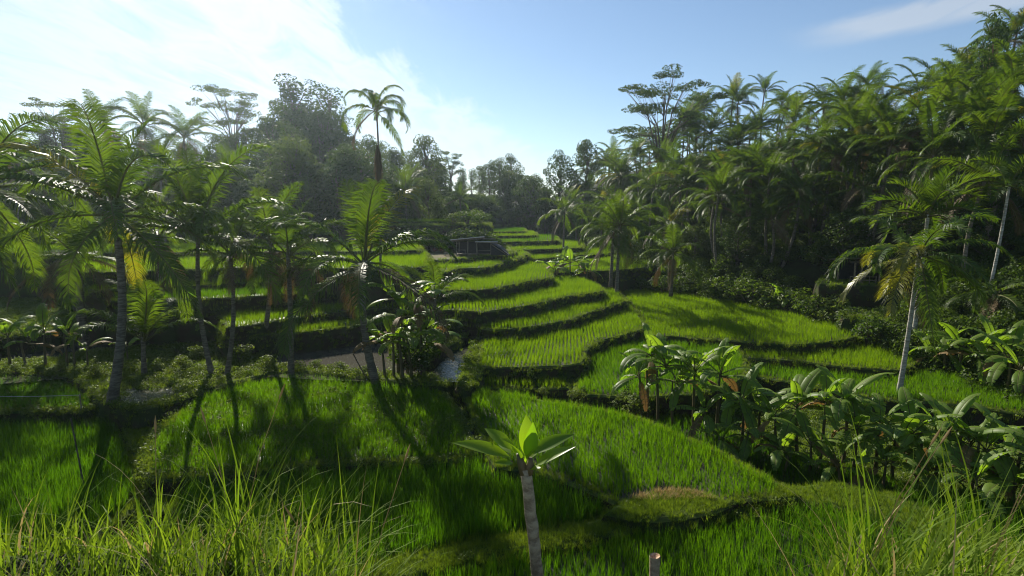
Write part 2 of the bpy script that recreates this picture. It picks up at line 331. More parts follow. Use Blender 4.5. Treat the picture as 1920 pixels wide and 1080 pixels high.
slab('earth of the curved paddy below the palm dike', 8.75, [(285, 905), (420, 896), (560, 880), (700, 872), (850, 868), (893, 858), (872, 805), (838, 745), (800, 720), (700, 709), (560, 700), (450, 716), (380, 745), (310, 800), (270, 860)], rice=('sunlit rice striped by palm trunk shadows below the dike', 0.19, 0.5))
slab('earth of the broad paddy behind the young tree', 8.7, [(930, 880), (985, 882), (1090, 918), (1150, 948), (1240, 962), (1400, 944), (1485, 936), (1500, 930), (1460, 910), (1330, 842), (1200, 786), (1060, 760), (960, 742), (872, 738), (892, 795)], rice=('rows of sunlit rice in the broad curved paddy before the bananas', 0.20, 0.5))
slab('earth of the dark paddy between broad paddy and bananas', 9.75, [(1190, 800), (1330, 870), (1480, 945), (1600, 985), (1720, 1040), (1900, 1130), (2150, 1130), (1950, 1000), (1750, 925), (1600, 880), (1450, 840), (1330, 800), (1230, 778)], rice=('dark rice in the low paddy between bund and banana belt', 0.21, 0.5))
slab('brown-topped grassy mound on the bund of the broad paddy', 8.58, [(1140, 962), (1185, 936), (1245, 920), (1300, 924), (1365, 944), (1300, 966), (1230, 974)], wet=False, lip=2.0)
slab('earth of the left paddy below the palm dike', 8.8, [(-260, 790), (0, 776), (120, 775), (195, 765), (215, 735), (150, 700), (0, 695), (-260, 715)], rice=('rice in the left paddy at the feet of the small bananas', 0.2, 0.5))
slab('earth of the dark paddy at the lower left', 9.5, [(-300, 1090), (0, 1070), (180, 1010), (262, 945), (262, 880), (235, 800), (120, 788), (0, 786), (-300, 800)], rice=('tall dark rice in the paddy at the lower left', 0.19, 0.7))
slab('muddy strip beside the left channel', 9.2, [(232, 800), (262, 880), (290, 960), (330, 950), (300, 880), (285, 830), (300, 790), (250, 775)], wet=False, lip=1.5)
# palm dike and pond banks
slab('vegetated dike carrying the left palms', 8.35, [(-260, 720), (0, 700), (130, 705), (200, 752), (260, 768), (330, 752), (420, 722), (520, 697), (600, 700), (720, 712), (830, 722), (850, 715), (800, 706), (715, 699), (600, 689), (510, 683), (455, 640), (350, 628), (240, 650), (120, 670), (0, 680), (-260, 690)], wet=False, lip=0.6)
slab('overgrown bank at the left edge beyond the pond', 7.3, [(-300, 660), (-60, 642), (0, 632), (90, 622), (160, 600), (250, 575), (330, 560), (330, 540), (0, 528), (-300, 535)], wet=False, lip=0.6)
slab('overgrown bank between banana clump and stream', 7.9, [(760, 670), (812, 664), (846, 645), (878, 624), (900, 606), (850, 596), (790, 596), (750, 612), (735, 645)], wet=False, lip=0.8)
slab('narrow grassy dike between the two bright streams', 8.12, [(862, 722), (884, 724), (900, 690), (913, 640), (925, 622), (908, 615), (895, 640), (880, 672)], wet=False, lip=1.5)
# centre terraces
slab('earth of the small front paddy with a sapling', 8.85, [(888, 726), (960, 732), (1066, 730), (1068, 712), (1052, 686), (980, 684), (905, 682)], rice=('small patch of rice around the lone sapling', 0.21, 0.5))
slab('earth of the terrace before the tallest bananas', 8.8, [(1078, 738), (1130, 745), (1210, 748), (1330, 738), (1400, 706), (1380, 655), (1230, 612), (1180, 618), (1115, 636), (1088, 676)], rice=('rice of the terrace just left of the tallest bananas', 0.22, 0.5))
slab('earth of the wide middle terrace', 8.1, [(896, 688), (948, 692), (1022, 690), (1089, 684), (1098, 664), (1116, 644), (1179, 627), (1208, 612), (1172, 560), (1100, 555), (1000, 570), (908, 598), (903, 640)], rice=('rice of the wide middle terrace above the small front paddy', 0.22, 0.5))
slab('earth of the narrow curved strip terrace', 7.35, [(906, 619), (990, 615), (1067, 602), (1126, 581), (1172, 566), (1150, 545), (1060, 540), (950, 550), (904, 572)], rice=('rice of the long narrow strip terrace above the wide one', 0.22, 0.5))
slab('earth of the short terrace end by the banana clump', 7.0, [(770, 604), (850, 603), (906, 598), (909, 584), (880, 570), (780, 570)], rice=('short rice strip right of the banana clump', 0.22, 0.5))
slab('earth of the broad jutting terrace', 6.45, [(780, 584), (853, 583), (904, 587), (993, 574), (1067, 557), (1131, 547), (1105, 528), (1000, 512), (850, 522), (780, 545)], rice=('rice of the broad jutting terrace in the middle', 0.23, 0.5))
slab('earth of the curved terrace two steps below the shelter', 5.5, [(770, 552), (835, 547), (918, 544), (990, 529), (1034, 520), (1015, 500), (985, 492), (900, 495), (780, 510)], rice=('rice of the curved terrace one step under the brown wall', 0.24, 0.5))
slab('earth of the terrace right below the shelter', 4.6, [(820, 512), (861, 505), (912, 503), (975, 484), (990, 476), (960, 464), (900, 456), (820, 466)], rice=('patchy rice right below the wooden shelter', 0.24, 0.45))
slab('trodden platform under the wooden shelter', 4.05, [(780, 488), (830, 487), (870, 484), (955, 476), (965, 468), (930, 455), (840, 452), (770, 462)], wet=False, lip=0.8, mat=M['path'])
slab('dark mound behind the wooden shelter', 1.1, [(600, 74), (730, 70), (800, 68), (870, 68), (915, 72), (915, 84), (860, 92), (600, 92)], wet=False, lip=0.5, depth=True)
slab('earth of the highest left terrace above the shelter', 0.75, [(690, 73), (790, 71), (835, 72), (845, 80), (790, 84), (690, 84)], depth=True, rice=('thin high rice terrace above the shelter', 0.3, 0.5))
slab('earth of the far right strip terrace', 5.9, [(1008, 512), (1100, 511), (1180, 506), (1225, 499), (1215, 486), (1120, 480), (1015, 488)], rice=('rice of the right strip terrace behind the far banana clump', 0.26, 0.5))
slab('earth of the far terrace with a thin sapling', 5.25, [(975, 488), (1067, 481), (1143, 475), (1130, 460), (1050, 455), (965, 462)], rice=('rice of the far terrace with a thin sapling', 0.28, 0.5))
slab('earth of the fourth terrace from the far end', 4.4, [(935, 470), (1000, 469), (1090, 465), (1085, 453), (1000, 450), (930, 453)], rice=('rice of the fourth terrace from the far end', 0.3, 0.5))
slab('earth of the third terrace from the far end', 3.6, [(905, 455), (980, 454), (1045, 452), (1040, 443), (980, 441), (905, 443)], rice=('rice of the third terrace from the far end', 0.32, 0.5))
slab('earth of the second terrace from the far end', 2.95, [(900, 443.5), (960, 443), (1004, 442), (1000, 435), (950, 434), (900, 435)], rice=('rice of the second terrace from the far end', 0.34, 0.5))
slab('earth of the farthest terrace', 2.45, [(885, 435.5), (930, 435.5), (985, 434.5), (980, 429), (930, 428), (885, 429)], rice=('thin rice of the farthest terrace before the dark wood', 0.36, 0.5))
# right fields
slab('earth of the big right field under the palm slope', 8.3, [(1218, 634), (1254, 632), (1307, 637), (1362, 640), (1480, 649), (1580, 640), (1620, 628), (1560, 606), (1400, 572), (1300, 552), (1180, 540), (1168, 552), (1180, 580), (1205, 606)], rice=('rice of the big right field streaked with palm shadows', 0.24, 0.5))
slab('earth of the second right field', 8.9, [(1290, 664), (1360, 672), (1480, 678), (1600, 692), (1694, 696), (1720, 676), (1640, 640), (1500, 630), (1340, 622), (1250, 622)], rice=('rice of the second right field behind the bananas', 0.23, 0.5))
slab('earth of the third right field by the white trunk', 9.35, [(1380, 700), (1500, 722), (1640, 750), (1800, 762), (1920, 780), (2080, 800), (2080, 770), (1920, 738), (1800, 700), (1700, 672), (1550, 664), (1400, 668)], rice=('rice of the third right field around the pale twin trunks', 0.22, 0.5))
# left terraces behind the palms
slab('earth of the terrace along the pond', 7.25, [(452, 634), (499, 630), (588, 623), (677, 612), (770, 604), (770, 575), (650, 570), (500, 590), (445, 605)], rice=('rice of the terrace straight above the grey pond', 0.23, 0.5))
slab('earth of the second terrace above the pond', 6.6, [(425, 617), (487, 608), (558, 597), (647, 585), (721, 579), (790, 574), (790, 545), (650, 545), (500, 560), (420, 580)], rice=('rice of the second terrace above the grey pond', 0.23, 0.5))
slab('earth of the third terrace above the pond', 5.45, [(210, 566), (330, 563), (440, 560), (529, 554), (618, 545), (721, 541), (800, 535), (790, 505), (650, 505), (440, 520), (220, 528)], rice=('rice of the third terrace above the grey pond', 0.24, 0.5))
slab('earth of the fourth terrace above the pond', 4.9, [(170, 545), (330, 540), (440, 533), (540, 529), (600, 520), (600, 495), (440, 498), (180, 505)], rice=('rice of the fourth terrace above the grey pond', 0.25, 0.5))
slab('earth of the fifth terrace above the pond', 3.9, [(150, 512), (330, 508), (480, 503), (620, 505), (735, 505), (800, 500), (790, 470), (600, 472), (330, 475), (160, 480)], rice=('rice of the fifth terrace above the grey pond', 0.27, 0.5))
slab('earth of the uppermost terrace below the hazy wood', 3.3, [(-250, 50), (0, 50), (330, 50.5), (600, 52), (780, 54), (770, 66), (500, 66), (0, 60), (-250, 60)], depth=True, rice=('rice of the uppermost terrace below the hazy wood', 0.32, 0.5))
slab('dark earth of the banana belt', 10.0, [(1180, 800), (1290, 850), (1480, 930), (1700, 1010), (1950, 1150), (2150, 1080), (1950, 880), (1750, 800), (1500, 750), (1330, 755), (1200, 770)], wet=False, lip=0.6)
# right shelter ledge
slab('earth ledge under the right shelter', 5.3, [(1540, 45), (1600, 44), (1690, 43.5), (1790, 43), (1800, 50), (1690, 51), (1590, 51), (1540, 50)], wet=False, lip=0.5, depth=True)
slab('sloping overgrown ledge below the right shelter', 7.2, [(1585, 40), (1650, 39), (1740, 38), (1830, 37), (1830, 44), (1700, 45), (1640, 44), (1590, 43)], wet=False, lip=2.0, depth=True)

# ------------------------------------------------------------------ water
def sheet(name, label, h, px, mat):
    P = spline([tuple(at_h(u, v, h)[:2]) for u, v in px]); b = MB(); ids = [b.vert((p[0], p[1], ZC - h)) for p in P]
    for tri in tessellate_polygon([[Vector(b.v[i]) for i in ids]]):
        t3 = [ids[j] for j in tri]; p, q, r_ = (Vector(b.v[i]) for i in t3)
        if (q - p).cross(r_ - p).z < 0: t3.reverse()
        b.face(tuple(t3))
    return tag(link(name, b.mesh(name, mat)), label, 'water', kind='structure')
sheet('pond', 'still grey pond behind the palm dike', 8.44, [(-300, 740), (0, 720), (250, 700), (480, 705), (600, 712), (740, 715), (800, 690), (800, 640), (680, 620), (500, 620), (330, 600), (0, 620), (-300, 640)], M['pond'])
sheet('stream', 'bright stream running past the banana clump', 8.32, [(806, 712), (862, 716), (882, 688), (896, 655), (880, 648), (852, 660), (824, 682)], M['stream'])
sheet('stream', 'narrow bright ditch beside the wide middle terrace', 8.5, [(890, 700), (904, 700), (918, 650), (916, 635), (906, 640), (895, 680)], M['stream'])
sheet('stream', 'thin channel dropping between the two nearest paddies', 8.98, [(834, 748), (866, 748), (892, 795), (930, 880), (918, 890), (896, 870), (868, 806)], M['stream'])
sheet('stream', 'shallow wet patch at the foot of the largest palm', 8.325, [(212, 750), (262, 760), (322, 744), (345, 730), (300, 724), (238, 730)], M['stream'])
sheet('stream', 'glint of water in the ditch beside the dark left paddy', 9.6, [(262, 890), (285, 890), (318, 950), (300, 965), (275, 935)], M['stream'])

WET = np.array([tuple(at_h(u, v, 8.325)[:2]) for u, v in [(212, 750), (262, 760), (322, 744), (345, 730), (300, 724), (238, 730)]])
WETC = WET.mean(0); WET = WETC + (WET - WETC) * .85
def keep_dry(p_, s_):
    p_ = np.array(p_); s_ = np.array(s_); k_ = ~in_poly(p_[:, :2], WET) | (NP.rand(len(p_)) < .12); return p_[k_], s_[k_]
# ------------------------------------------------------------------ scattering (rice, grass, ground cover)
def unlinked(me_): return bpy.data.objects.new(me_.name, me_)
def gn_scatter(gname, meshes, tilt=0.12):
    c = bpy.data.collections.new(gname)
    for m_ in meshes: c.objects.link(unlinked(m_))
    g = bpy.data.node_groups.new(gname, 'GeometryNodeTree')
    g.interface.new_socket('Geometry', in_out='INPUT', socket_type='NodeSocketGeometry')
    g.interface.new_socket('Geometry', in_out='OUTPUT', socket_type='NodeSocketGeometry')
    gi, go = g.nodes.new('NodeGroupInput'), g.nodes.new('NodeGroupOutput')
    ci = g.nodes.new('GeometryNodeCollectionInfo'); ci.inputs['Collection'].default_value = c
    ci.inputs['Separate Children'].default_value = True; ci.inputs['Reset Children'].default_value = True
    ip = g.nodes.new('GeometryNodeInstanceOnPoints'); ip.inputs['Pick Instance'].default_value = True
    rv = g.nodes.new('FunctionNodeRandomValue'); rv.data_type = 'FLOAT_VECTOR'
    rv.inputs[0].default_value = (-tilt, -tilt, 0); rv.inputs[1].default_value = (tilt, tilt, 6.283)
    sa = g.nodes.new('GeometryNodeInputNamedAttribute'); sa.data_type = 'FLOAT'; sa.inputs['Name'].default_value = 'scl'
    g.links.new(gi.outputs[0], ip.inputs['Points']); g.links.new(ci.outputs[0], ip.inputs['Instance'])
    g.links.new(rv.outputs[0], ip.inputs['Rotation']); g.links.new(sa.outputs[0], ip.inputs['Scale'])
    g.links.new(ip.outputs[0], go.inputs[0])
    return g
def scatter(name, label, cat, g, pts, scl):
    me_ = bpy.data.meshes.new(name); me_.from_pydata([tuple(map(float, p)) for p in pts], [], [])
    a = me_.attributes.new('scl', 'FLOAT', 'POINT'); a.data.foreach_set('value', np.asarray(scl, np.float32))
    o = link(name, me_); md = o.modifiers.new('scatter', 'NODES'); md.node_group = g
    return tag(o, label, cat, kind='stuff')
def blade(b, p, h, lean, az, w, segs=3, droop=0.5, m=0, t=0.5):
    d = Vector((math.cos(az), math.sin(az), 0)); side = Vector((-d.y, d.x, 0))
    a = math.pi / 2 - lean; q = Vector(p); prev = None; st = h / segs
    for i in range(segs + 1):
        f = i / segs; ww = w * (1 - f ** 1.8) * (0.75 if i == 0 else 1)
        if i == segs: cur = [b.vert(q, t)]
        else: cur = [b.vert(q - side * ww / 2, t), b.vert(q + side * ww / 2, t)]
        if prev: b.face((prev[0], prev[1], cur[1], cur[0]) if len(cur) == 2 else (prev[0], prev[1], cur[0]), m)
        prev = cur; q = q + (d * math.cos(a) + Vector((0, 0, 1)) * math.sin(a)) * st; a -= droop / segs * (0.5 + f)
def tuft_mesh(name, n, h, spread, w, lean, droop, mat, segs=2):
    b = MB()
    for _ in range(n):
        r = spread * math.sqrt(random.random()); th = random.uniform(0, 6.283)
        blade(b, (r * math.cos(th), r * math.sin(th), -0.02), h * random.uniform(0.6, 1.1), random.uniform(0, lean), th + random.uniform(-1, 1), w * random.uniform(0.7, 1.2), segs, random.uniform(0.3, 1) * droop, t=random.random())
    return b.mesh(name, mat)
G_RICE = gn_scatter('rice', [tuft_mesh('rice_clump', 20, 1.0, 0.085, 0.028, 0.22, 0.55, M['rice'], 3) for _ in range(4)], 0.10)
G_YOUNG = gn_scatter('rice_young', [tuft_mesh('rice_clump', 18, 1.0, 0.085, 0.028, 0.25, 0.6, M['rice_young'], 3) for _ in range(4)], 0.10)
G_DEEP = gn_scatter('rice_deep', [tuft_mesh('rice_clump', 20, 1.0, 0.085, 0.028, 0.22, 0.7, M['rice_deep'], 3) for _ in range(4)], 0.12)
G_TUFT = gn_scatter('tuft', [tuft_mesh('grass_tuft', 24, 0.32, 0.13, 0.016, 0.7, 0.9, M['tuft']) for _ in range(4)], 0.25)
for i, s in enumerate(SLABS):
    if not s['rice']: continue
    lab, sp, hh = s['rice']; P = s['P']; ctr = P.mean(0); ang = R(NP.uniform(-12, 12)) + (R(40) if 'bottom' in lab else 0)
    ext = np.abs(P - ctr).max() * 1.5; g1 = np.arange(-ext, ext, sp); A, B = np.meshgrid(g1, g1)
    Q = np.stack([A.ravel(), B.ravel()], -1) + NP.uniform(-0.22, 0.22, (A.size, 2)) * sp
    Q = Q @ np.array([[math.cos(ang), -math.sin(ang)], [math.sin(ang), math.cos(ang)]]) + ctr
    inner_p = P - s['nor'] * 0.26
    k = in_poly(Q, inner_p) & in_poly(Q, P)
    for j, o in enumerate(SLABS):
        if o['z'] > s['z'] and j != i: k &= ~in_poly(Q, o['P'] + o['nor'] * 0.30)
    k &= terrain(Q[:, 0], Q[:, 1]) < s['z'] - 0.02
    Q = Q[k]
    # keep what the picture (and a step beside it) can see
    zc = s['z'] - ZC; dep = Q[:, 1] * CP - zc * SP; uu = CU + F * Q[:, 0] / dep
    k = (dep > 1) & (uu > -330) & (uu < 2250)
    if 'patchy' in lab: k &= wob(Q[:, 0], Q[:, 1], 0.7, 4) > -0.15
    Q = Q[k]
    thin = wob(Q[:, 0], Q[:, 1], 1.7, i + 3) + NP.uniform(-.35, .35, len(Q)); Q = Q[thin > -0.82]
    sc = hh * (1 + 0.22 * wob(Q[:, 0], Q[:, 1], 0.9, i) + NP.uniform(-0.2, 0.18, len(Q)))
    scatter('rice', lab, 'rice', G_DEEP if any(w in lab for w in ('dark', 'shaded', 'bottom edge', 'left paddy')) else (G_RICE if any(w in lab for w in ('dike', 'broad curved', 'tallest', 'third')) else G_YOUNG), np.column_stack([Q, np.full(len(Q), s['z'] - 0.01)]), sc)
pts, scl = [], []
for i, s in enumerate(SLABS):
    P, nor, z = s['P'], s['nor'], s['z']; nx_ = np.roll(P, -1, 0); ln = np.linalg.norm(nx_ - P, axis=1)
    for a in range(len(P)):
        zc = z - ZC; dep = P[a, 1] * CP - zc * SP
        if dep < 1: continue
        u = CU + F * P[a, 0] / dep
        if u < -150 or u > 2070: continue
        far = 1 if dep < 35 else 0.6
        m_ = NP.poisson(ln[a] * 16 * s['lip'] * (far if dep > 26 else 2.2))
        for _ in range(m_):
            t, o_ = NP.rand(), NP.normal(-0.16, 0.16) * (1 if s['wet'] else 2.2)
            q = P[a] * (1 - t) + nx_[a] * t + nor[a] * o_
            pts.append((q[0], q[1], z + (0.08 if s['wet'] else 0.0) - max(0, o_) * 0.9)); scl.append(NP.uniform(0.35, 0.7) / math.sqrt(far))
        if nor[a, 1] < 0.35:
            m_ = NP.poisson(ln[a] * 18 * far)
            for _ in range(m_):
                t, dzz = NP.rand(), NP.uniform(0.05, 1.2); o_ = 0.06 + dzz * 0.24
                q = P[a] * (1 - t) + nx_[a] * t + nor[a] * o_
                pts.append((q[0], q[1], z - dzz)); scl.append(NP.uniform(0.35, 1.1) / math.sqrt(far))
for s in SLABS:                          # turf over the dry tops
    if s['wet'] or 'trodden' in s['label']: continue
    P = s['P']; mn, mx_ = P.min(0), P.max(0); n_ = int(min(16000, np.prod(mx_ - mn) * (60 if 'bund' in s['label'] else 10))); Q = NP.uniform(mn, mx_, (n_, 2)); Q = Q[in_poly(Q, P)]
    for q in Q:
        if tz(q[0], q[1]) < s['z']: pts.append((q[0], q[1], s['z'])); scl.append(NP.uniform(0.3, 0.6) if 'bund' in s['label'] else NP.uniform(0.4, 0.95))
pts, scl = keep_dry(pts, scl)
scatter('bank_grass', 'short grass on the bunds, dikes and terrace walls', 'grass', G_TUFT, pts, scl)
G_DRY = gn_scatter('dry', [tuft_mesh('dry_tuft', 22, 0.20, 0.12, 0.014, 0.9, 0.9, M['straw']) for _ in range(3)], 0.3)
ms = [s for s in SLABS if 'brown-topped' in s['label']][0]; P = ms['P']; Q = NP.uniform(P.min(0), P.max(0), (1500, 2)); Q = Q[in_poly(Q, P)]
Q = Q[(Q[:, 1] > P[:, 1].max() - 0.55) & (NP.rand(len(Q)) < .45)]
scatter('dry_grass', 'strip of dry brown grass along the top of the small mound', 'grass', G_DRY, np.column_stack([Q, np.full(len(Q), ms['z'] + .04)]), NP.uniform(.6, 1.2, len(Q)))

# ------------------------------------------------------------------ palm fronds
UP = Vector((0, 0, 1))
def frond_mesh(name, elev, droop, L_=4.5, nl=58, leaf=1.05, width=0.076, hang=0.6, seed=0, vee=0.25, twist=0.0):
    rr = random.Random(seed); b = MB(); n = 18; pts = []; tg = []
    p = Vector((0, 0, 0)); a = R(elev)
    for i in range(n + 1):
        f = i / n; d = Vector((math.cos(a), twist * f * f, math.sin(a))).normalized(); pts.append(p.copy()); tg.append(d)
        p = p + d * (L_ / n); a -= R(droop) * (0.25 + 1.5 * f) / n
    b.tube(pts, [0.045 * (1 - 0.85 * i / n) + 0.004 for i in range(n + 1)], 4, 1, 0.5)
    for k in range(nl):
        s = 0.13 + 0.87 * (k + rr.uniform(-0.2, 0.2)) / (nl - 1); s = min(max(s, 0.1), 0.999)
        i = min(int(s * n), n - 1); f = s * n - i; q = pts[i].lerp(pts[i + 1], f); d = tg[i].lerp(tg[min(i + 1, n)], f).normalized()
        side0 = d.cross(UP)
        if side0.length < 0.15: side0 = Vector((0, -1, 0))
        side0.normalize(); nrm = side0.cross(d)
        ll = leaf * (math.sin(math.pi * (0.16 + 0.76 * s)) ** 0.7) * rr.uniform(0.85, 1.1)
        al = R(62 - 30 * s + rr.uniform(-6, 6))
        for sg in (-1, 1):
            dr = (d * math.cos(al) + side0 * sg * math.sin(al) + nrm * vee * rr.uniform(0.4, 1.4)).normalized()
            mid = q + dr * ll * 0.5
            d2 = (dr + Vector((0, 0, -hang * rr.uniform(0.6, 1.4)))).normalized()
            tip = mid + d2 * ll * 0.55; w = width * rr.uniform(0.8, 1.15); t = min(1, max(0, 0.5 + rr.uniform(-0.35, 0.35)))
            wv = d * w / 2
            a0, a1 = b.vert(q - wv * 0.6, t), b.vert(q + wv * 0.6, t); m0, m1 = b.vert(mid - wv, t), b.vert(mid + wv, t); e_ = b.vert(tip, t)
            b.face((a0, a1, m1, m0)); b.face((m0, m1, e_))
    return b.mesh(name, [M['palm'], M['rachis']])
ELEVS = [82, 68, 52, 36, 18, 0, -20, -48]
DROOP = [35, 62, 85, 95, 95, 85, 65, 40]
FR = [[frond_mesh('frond', e_, d_, hang=0.6 + 0.07 * i, seed=i * 10 + k, twist=(k - 1) * 0.35, vee=0.4 - 0.04 * i) for k in range(3)] for i, (e_, d_) in enumerate(zip(ELEVS, DROOP))]
AR = [[frond_mesh('frond', e_, d_, L_=2.6, nl=34, leaf=0.85, width=0.075, hang=0.25, seed=200 + i * 10 + k, vee=0.5, twist=(k - .5) * .3) for k in range(2)] for i, (e_, d_) in enumerate([(80, 30), (62, 75), (45, 95), (25, 100), (5, 90), (-15, 70)])]
CURL = [[frond_mesh('frond', e_, d_, L_=5.0, nl=60, leaf=1.0, width=0.10, hang=1.0, seed=400 + i * 10 + k, vee=0.2, twist=(k - .5) * .3) for k in range(2)] for i, (e_, d_) in enumerate([(80, 150), (66, 205), (46, 200), (20, 160), (-40, 60)])]
def mat_override(o, mat):
    o.material_slots[0].link = 'OBJECT'; o.material_slots[0].material = mat
def trunk_path(base, top, bend, n):
    base, top = Vector(base), Vector(top); out = []
    for i in range(n + 1):
        f = i / n; p = base.lerp(top, f); w = math.sin(math.pi * f)
        out.append(p + Vector((bend[0] * w, bend[1] * w, 0)))
    return out
def ring_trunk(path, r0, r1, sides=8, bulge=0.35):
    b = MB(); n = len(path) - 1; pts, rad = [], []
    for i, p in enumerate(path):
        f = i / n; r = r0 + (r1 - r0) * f + r0 * bulge * math.exp(-f * n * 0.6)
        if i: pts.append(p - (p - path[i - 1]) * 0.08); rad.append(r * 0.95)
        pts.append(p); rad.append(r * 1.06)
    b.tube(pts, rad, sides); return b
def palm(name, base, crown, nf, fl, seed, label=None, cat='palm tree', group=None, bend=(0, 0), r=0.15, set_=FR, yellow=0, dead=2, lo=0, hi=None, nuts=0, az0=None, tall=1.0, pale=False):
    rr = random.Random(seed); base = Vector(base); crown = Vector(crown) - base
    t = thing(name, base, label, cat, group)
    n = max(8, int(crown.length * 1.6))
    link('trunk', ring_trunk(trunk_path((0, 0, -0.4), crown, bend, n), r, r * 0.68).mesh('trunk', M['white_trunk' if (set_ is AR or pale) else 'palm_trunk'], True), t)
    hi = len(set_) - 1 if hi is None else hi
    for k in range(nf):
        f = (k + 0.5) / nf; e_ = lo + (hi - lo) * f ** tall + rr.uniform(-0.5, 0.5); i = int(min(max(round(e_), 0), len(set_) - 1))
        az = (az0 or 0) + k * 2.39996 + rr.uniform(-0.35, 0.35); sc = fl / 4.5 * rr.uniform(0.85, 1.1) * (0.8 if i == 0 else 1)
        o = link('frond', rr.choice(set_[i]), t, crown + Vector((0.1 * math.cos(az), 0.1 * math.sin(az), rr.uniform(-0.18, 0.08) - 0.02 * i)), (rr.uniform(-.12, .12), rr.uniform(-.12, .12), az), sc)
        if k >= nf - dead and i >= len(set_) - 3: mat_override(o, M['palm_dead'])
        elif rr.random() < yellow: mat_override(o, M['palm_yellow'])
    if nuts:
        for k in range(nuts):
            az = rr.uniform(0, 6.28); b = MB(); c = crown + Vector((0.3 * math.cos(az), 0.3 * math.sin(az), -0.32 - rr.random() * 0.2))
            b.tube([c + Vector((0, 0, z)) for z in (-.14, -.1, 0, .1, .15)], [0.02, .09, .12, .09, .02], 6)
            link('coconut', b.mesh('coconut', M['coconut'], True), t)
    return t
def palm_px(name, bu, bv, h, cu, cv, **kw):       # base on level ground h below the eye, crown straight above at the same depth
    b = at_h(bu, bv, h); c = at_y(cu, cv, b.y + kw.pop('dy', 0.0)); return palm(name, b, c, **kw)

# the palms of the dike
palm_px('coconut_palm', 205, 757, 8.45, 214, 395, nf=17, fl=5.6, seed=3, label='largest left palm with thick trunk and widest crown on the dike', bend=(0.45, 0), r=0.2, yellow=0.05, nuts=5, dead=0)
palm_px('coconut_palm', 400, 704, 8.4, 372, 432, nf=14, fl=6.0, seed=8, label='tall palm with steep upright fronds, its trunk bowed at the foot', bend=(-0.35, 0), r=0.13, hi=5, tall=1.5, dead=0)
palm_px('coconut_palm', 422, 704, 8.4, 431, 472, nf=12, fl=3.6, seed=12, label='slim palm whose foot almost meets the bowed palm beside it', bend=(0.3, 0), r=0.12, hi=6)
palm_px('coconut_palm', 487, 660, 8.4, 507, 452, nf=12, fl=4.2, seed=15, label='palm with foot set back by the pond, fourth along the dike', bend=(0.25, 0), r=0.15, yellow=0.1)
palm_px('coconut_palm', 545, 700, 8.4, 540, 474, nf=12, fl=4.0, seed=19, label='straight ringed palm standing left of the pond glare', bend=(0.05, 0), r=0.15)
palm_px('coconut_palm', 706, 712, 8.4, 683, 487, nf=15, fl=5.6, seed=24, label='leaning palm with open crown in front of the grey pond', bend=(-0.35, 0), r=0.2, tall=1.1, yellow=0.05, nuts=4)
palm_px('coconut_palm', 160, 650, 8.4, 146, 478, nf=14, fl=4.6, seed=28, label='stout dark palm behind the largest one, by the pond', bend=(-0.1, 0), r=0.27, dead=4)
palm_px('coconut_palm', 306, 640, 8.4, 294, 440, nf=12, fl=4.2, seed=33, label='palm between the largest and the bowed one, set back', bend=(0.1, 0), r=0.2)
palm_px('young_palm', 270, 708, 8.4, 268, 632, nf=9, fl=4.2, seed=37, label='young palm with a few arching fronds on a short trunk', r=0.14, hi=4, dead=0, az0=0.4, cat='palm tree')
palm_px('coconut_palm', -60, 720, 8.4, -45, 350, nf=20, fl=6.0, seed=41, label='palm at the left edge, only its frond tips in the picture', r=0.2, dead=0)
palm_px('young_palm', 818, 640, 8.0, 815, 560, nf=9, fl=3.6, seed=47, label='young palm with spread fronds right of the banana clump', r=0.13, hi=4, dead=0, cat='palm tree')
palm_px('coconut_palm', 866, 418, 1.1, 862, 372, nf=14, fl=3.6, seed=55, label='small far palm on the mound above the shelter', r=0.14)
# slender palm with curling leaves
b0 = at_h(712, 545, 5.5); c0 = at_y(706, 205, b0.y)
t = palm('fishtail_palm', b0, c0, 13, 3.2, 61, 'very tall slender palm with curling drooping leaves against the sky', 'palm tree', bend=(0.15, 0), r=0.085, set_=CURL, dead=1)
b = MB(); hb = c0 - b0
for k in range(90):
    az = random.uniform(0, 6.283); z = random.uniform(-5.2, -2.6); rr_ = 0.08 + 0.16 * math.sin(math.pi * (z + 5.2) / 2.6)
    p = hb + Vector((rr_ * math.cos(az), rr_ * math.sin(az), z)); blade(b, p, random.uniform(.5, .9), 2.9, az + random.uniform(-.5, .5), 0.09, 2, 0.2, t=random.random())
b.tube([hb + Vector((0, 0, z)) for z in (-5.4, -4.8, -4.0, -3.2, -2.5)], [.08, .16, .24, .18, .08], 8)
link('dead_leaf_skirt', b.mesh('dead_leaf_skirt', M['palm_dead']), t)
# right twin-trunk palms
palm_px('coconut_palm', 1684, 742, 9.35, 1723, 474, nf=17, fl=4.6, seed=73, label='palm with drooping yellowish fronds on the nearer of two pale trunks', bend=(0.05, 0), r=0.13, lo=2, hi=7, dead=1, yellow=0.2, pale=True)
palm_px('areca_palm', 1708, 674, 9.35, 1740, 402, nf=18, fl=6.6, seed=71, label='feathery upright palm on the farther of two pale trunks', r=0.15, set_=AR, dead=0, hi=4, pale=True)
palm_px('areca_palm', 1832, 632, 8.0, 1893, 345, nf=14, fl=4.6, seed=75, label='leaning slender palm at the right edge', bend=(0.15, 0), r=0.12, set_=AR, dead=0)
palm_px('coconut_palm', 1842, 640, 8.0, 1866, 545, nf=14, fl=3.6, seed=77, label='low drooping palm at the right edge above the broad-leaved plants', r=0.15, lo=2, hi=7)
palm_px('coconut_palm', 1145, 530, 6.4, 1150, 438, nf=18, fl=4.3, seed=81, label='left of the two palms standing on the terrace edge, valley centre', r=0.16)
palm_px('coconut_palm', 1156, 550, 7.2, 1162, 420, nf=18, fl=4.6, seed=83, label='right of the two palms standing on the terrace edge, valley centre', r=0.16)
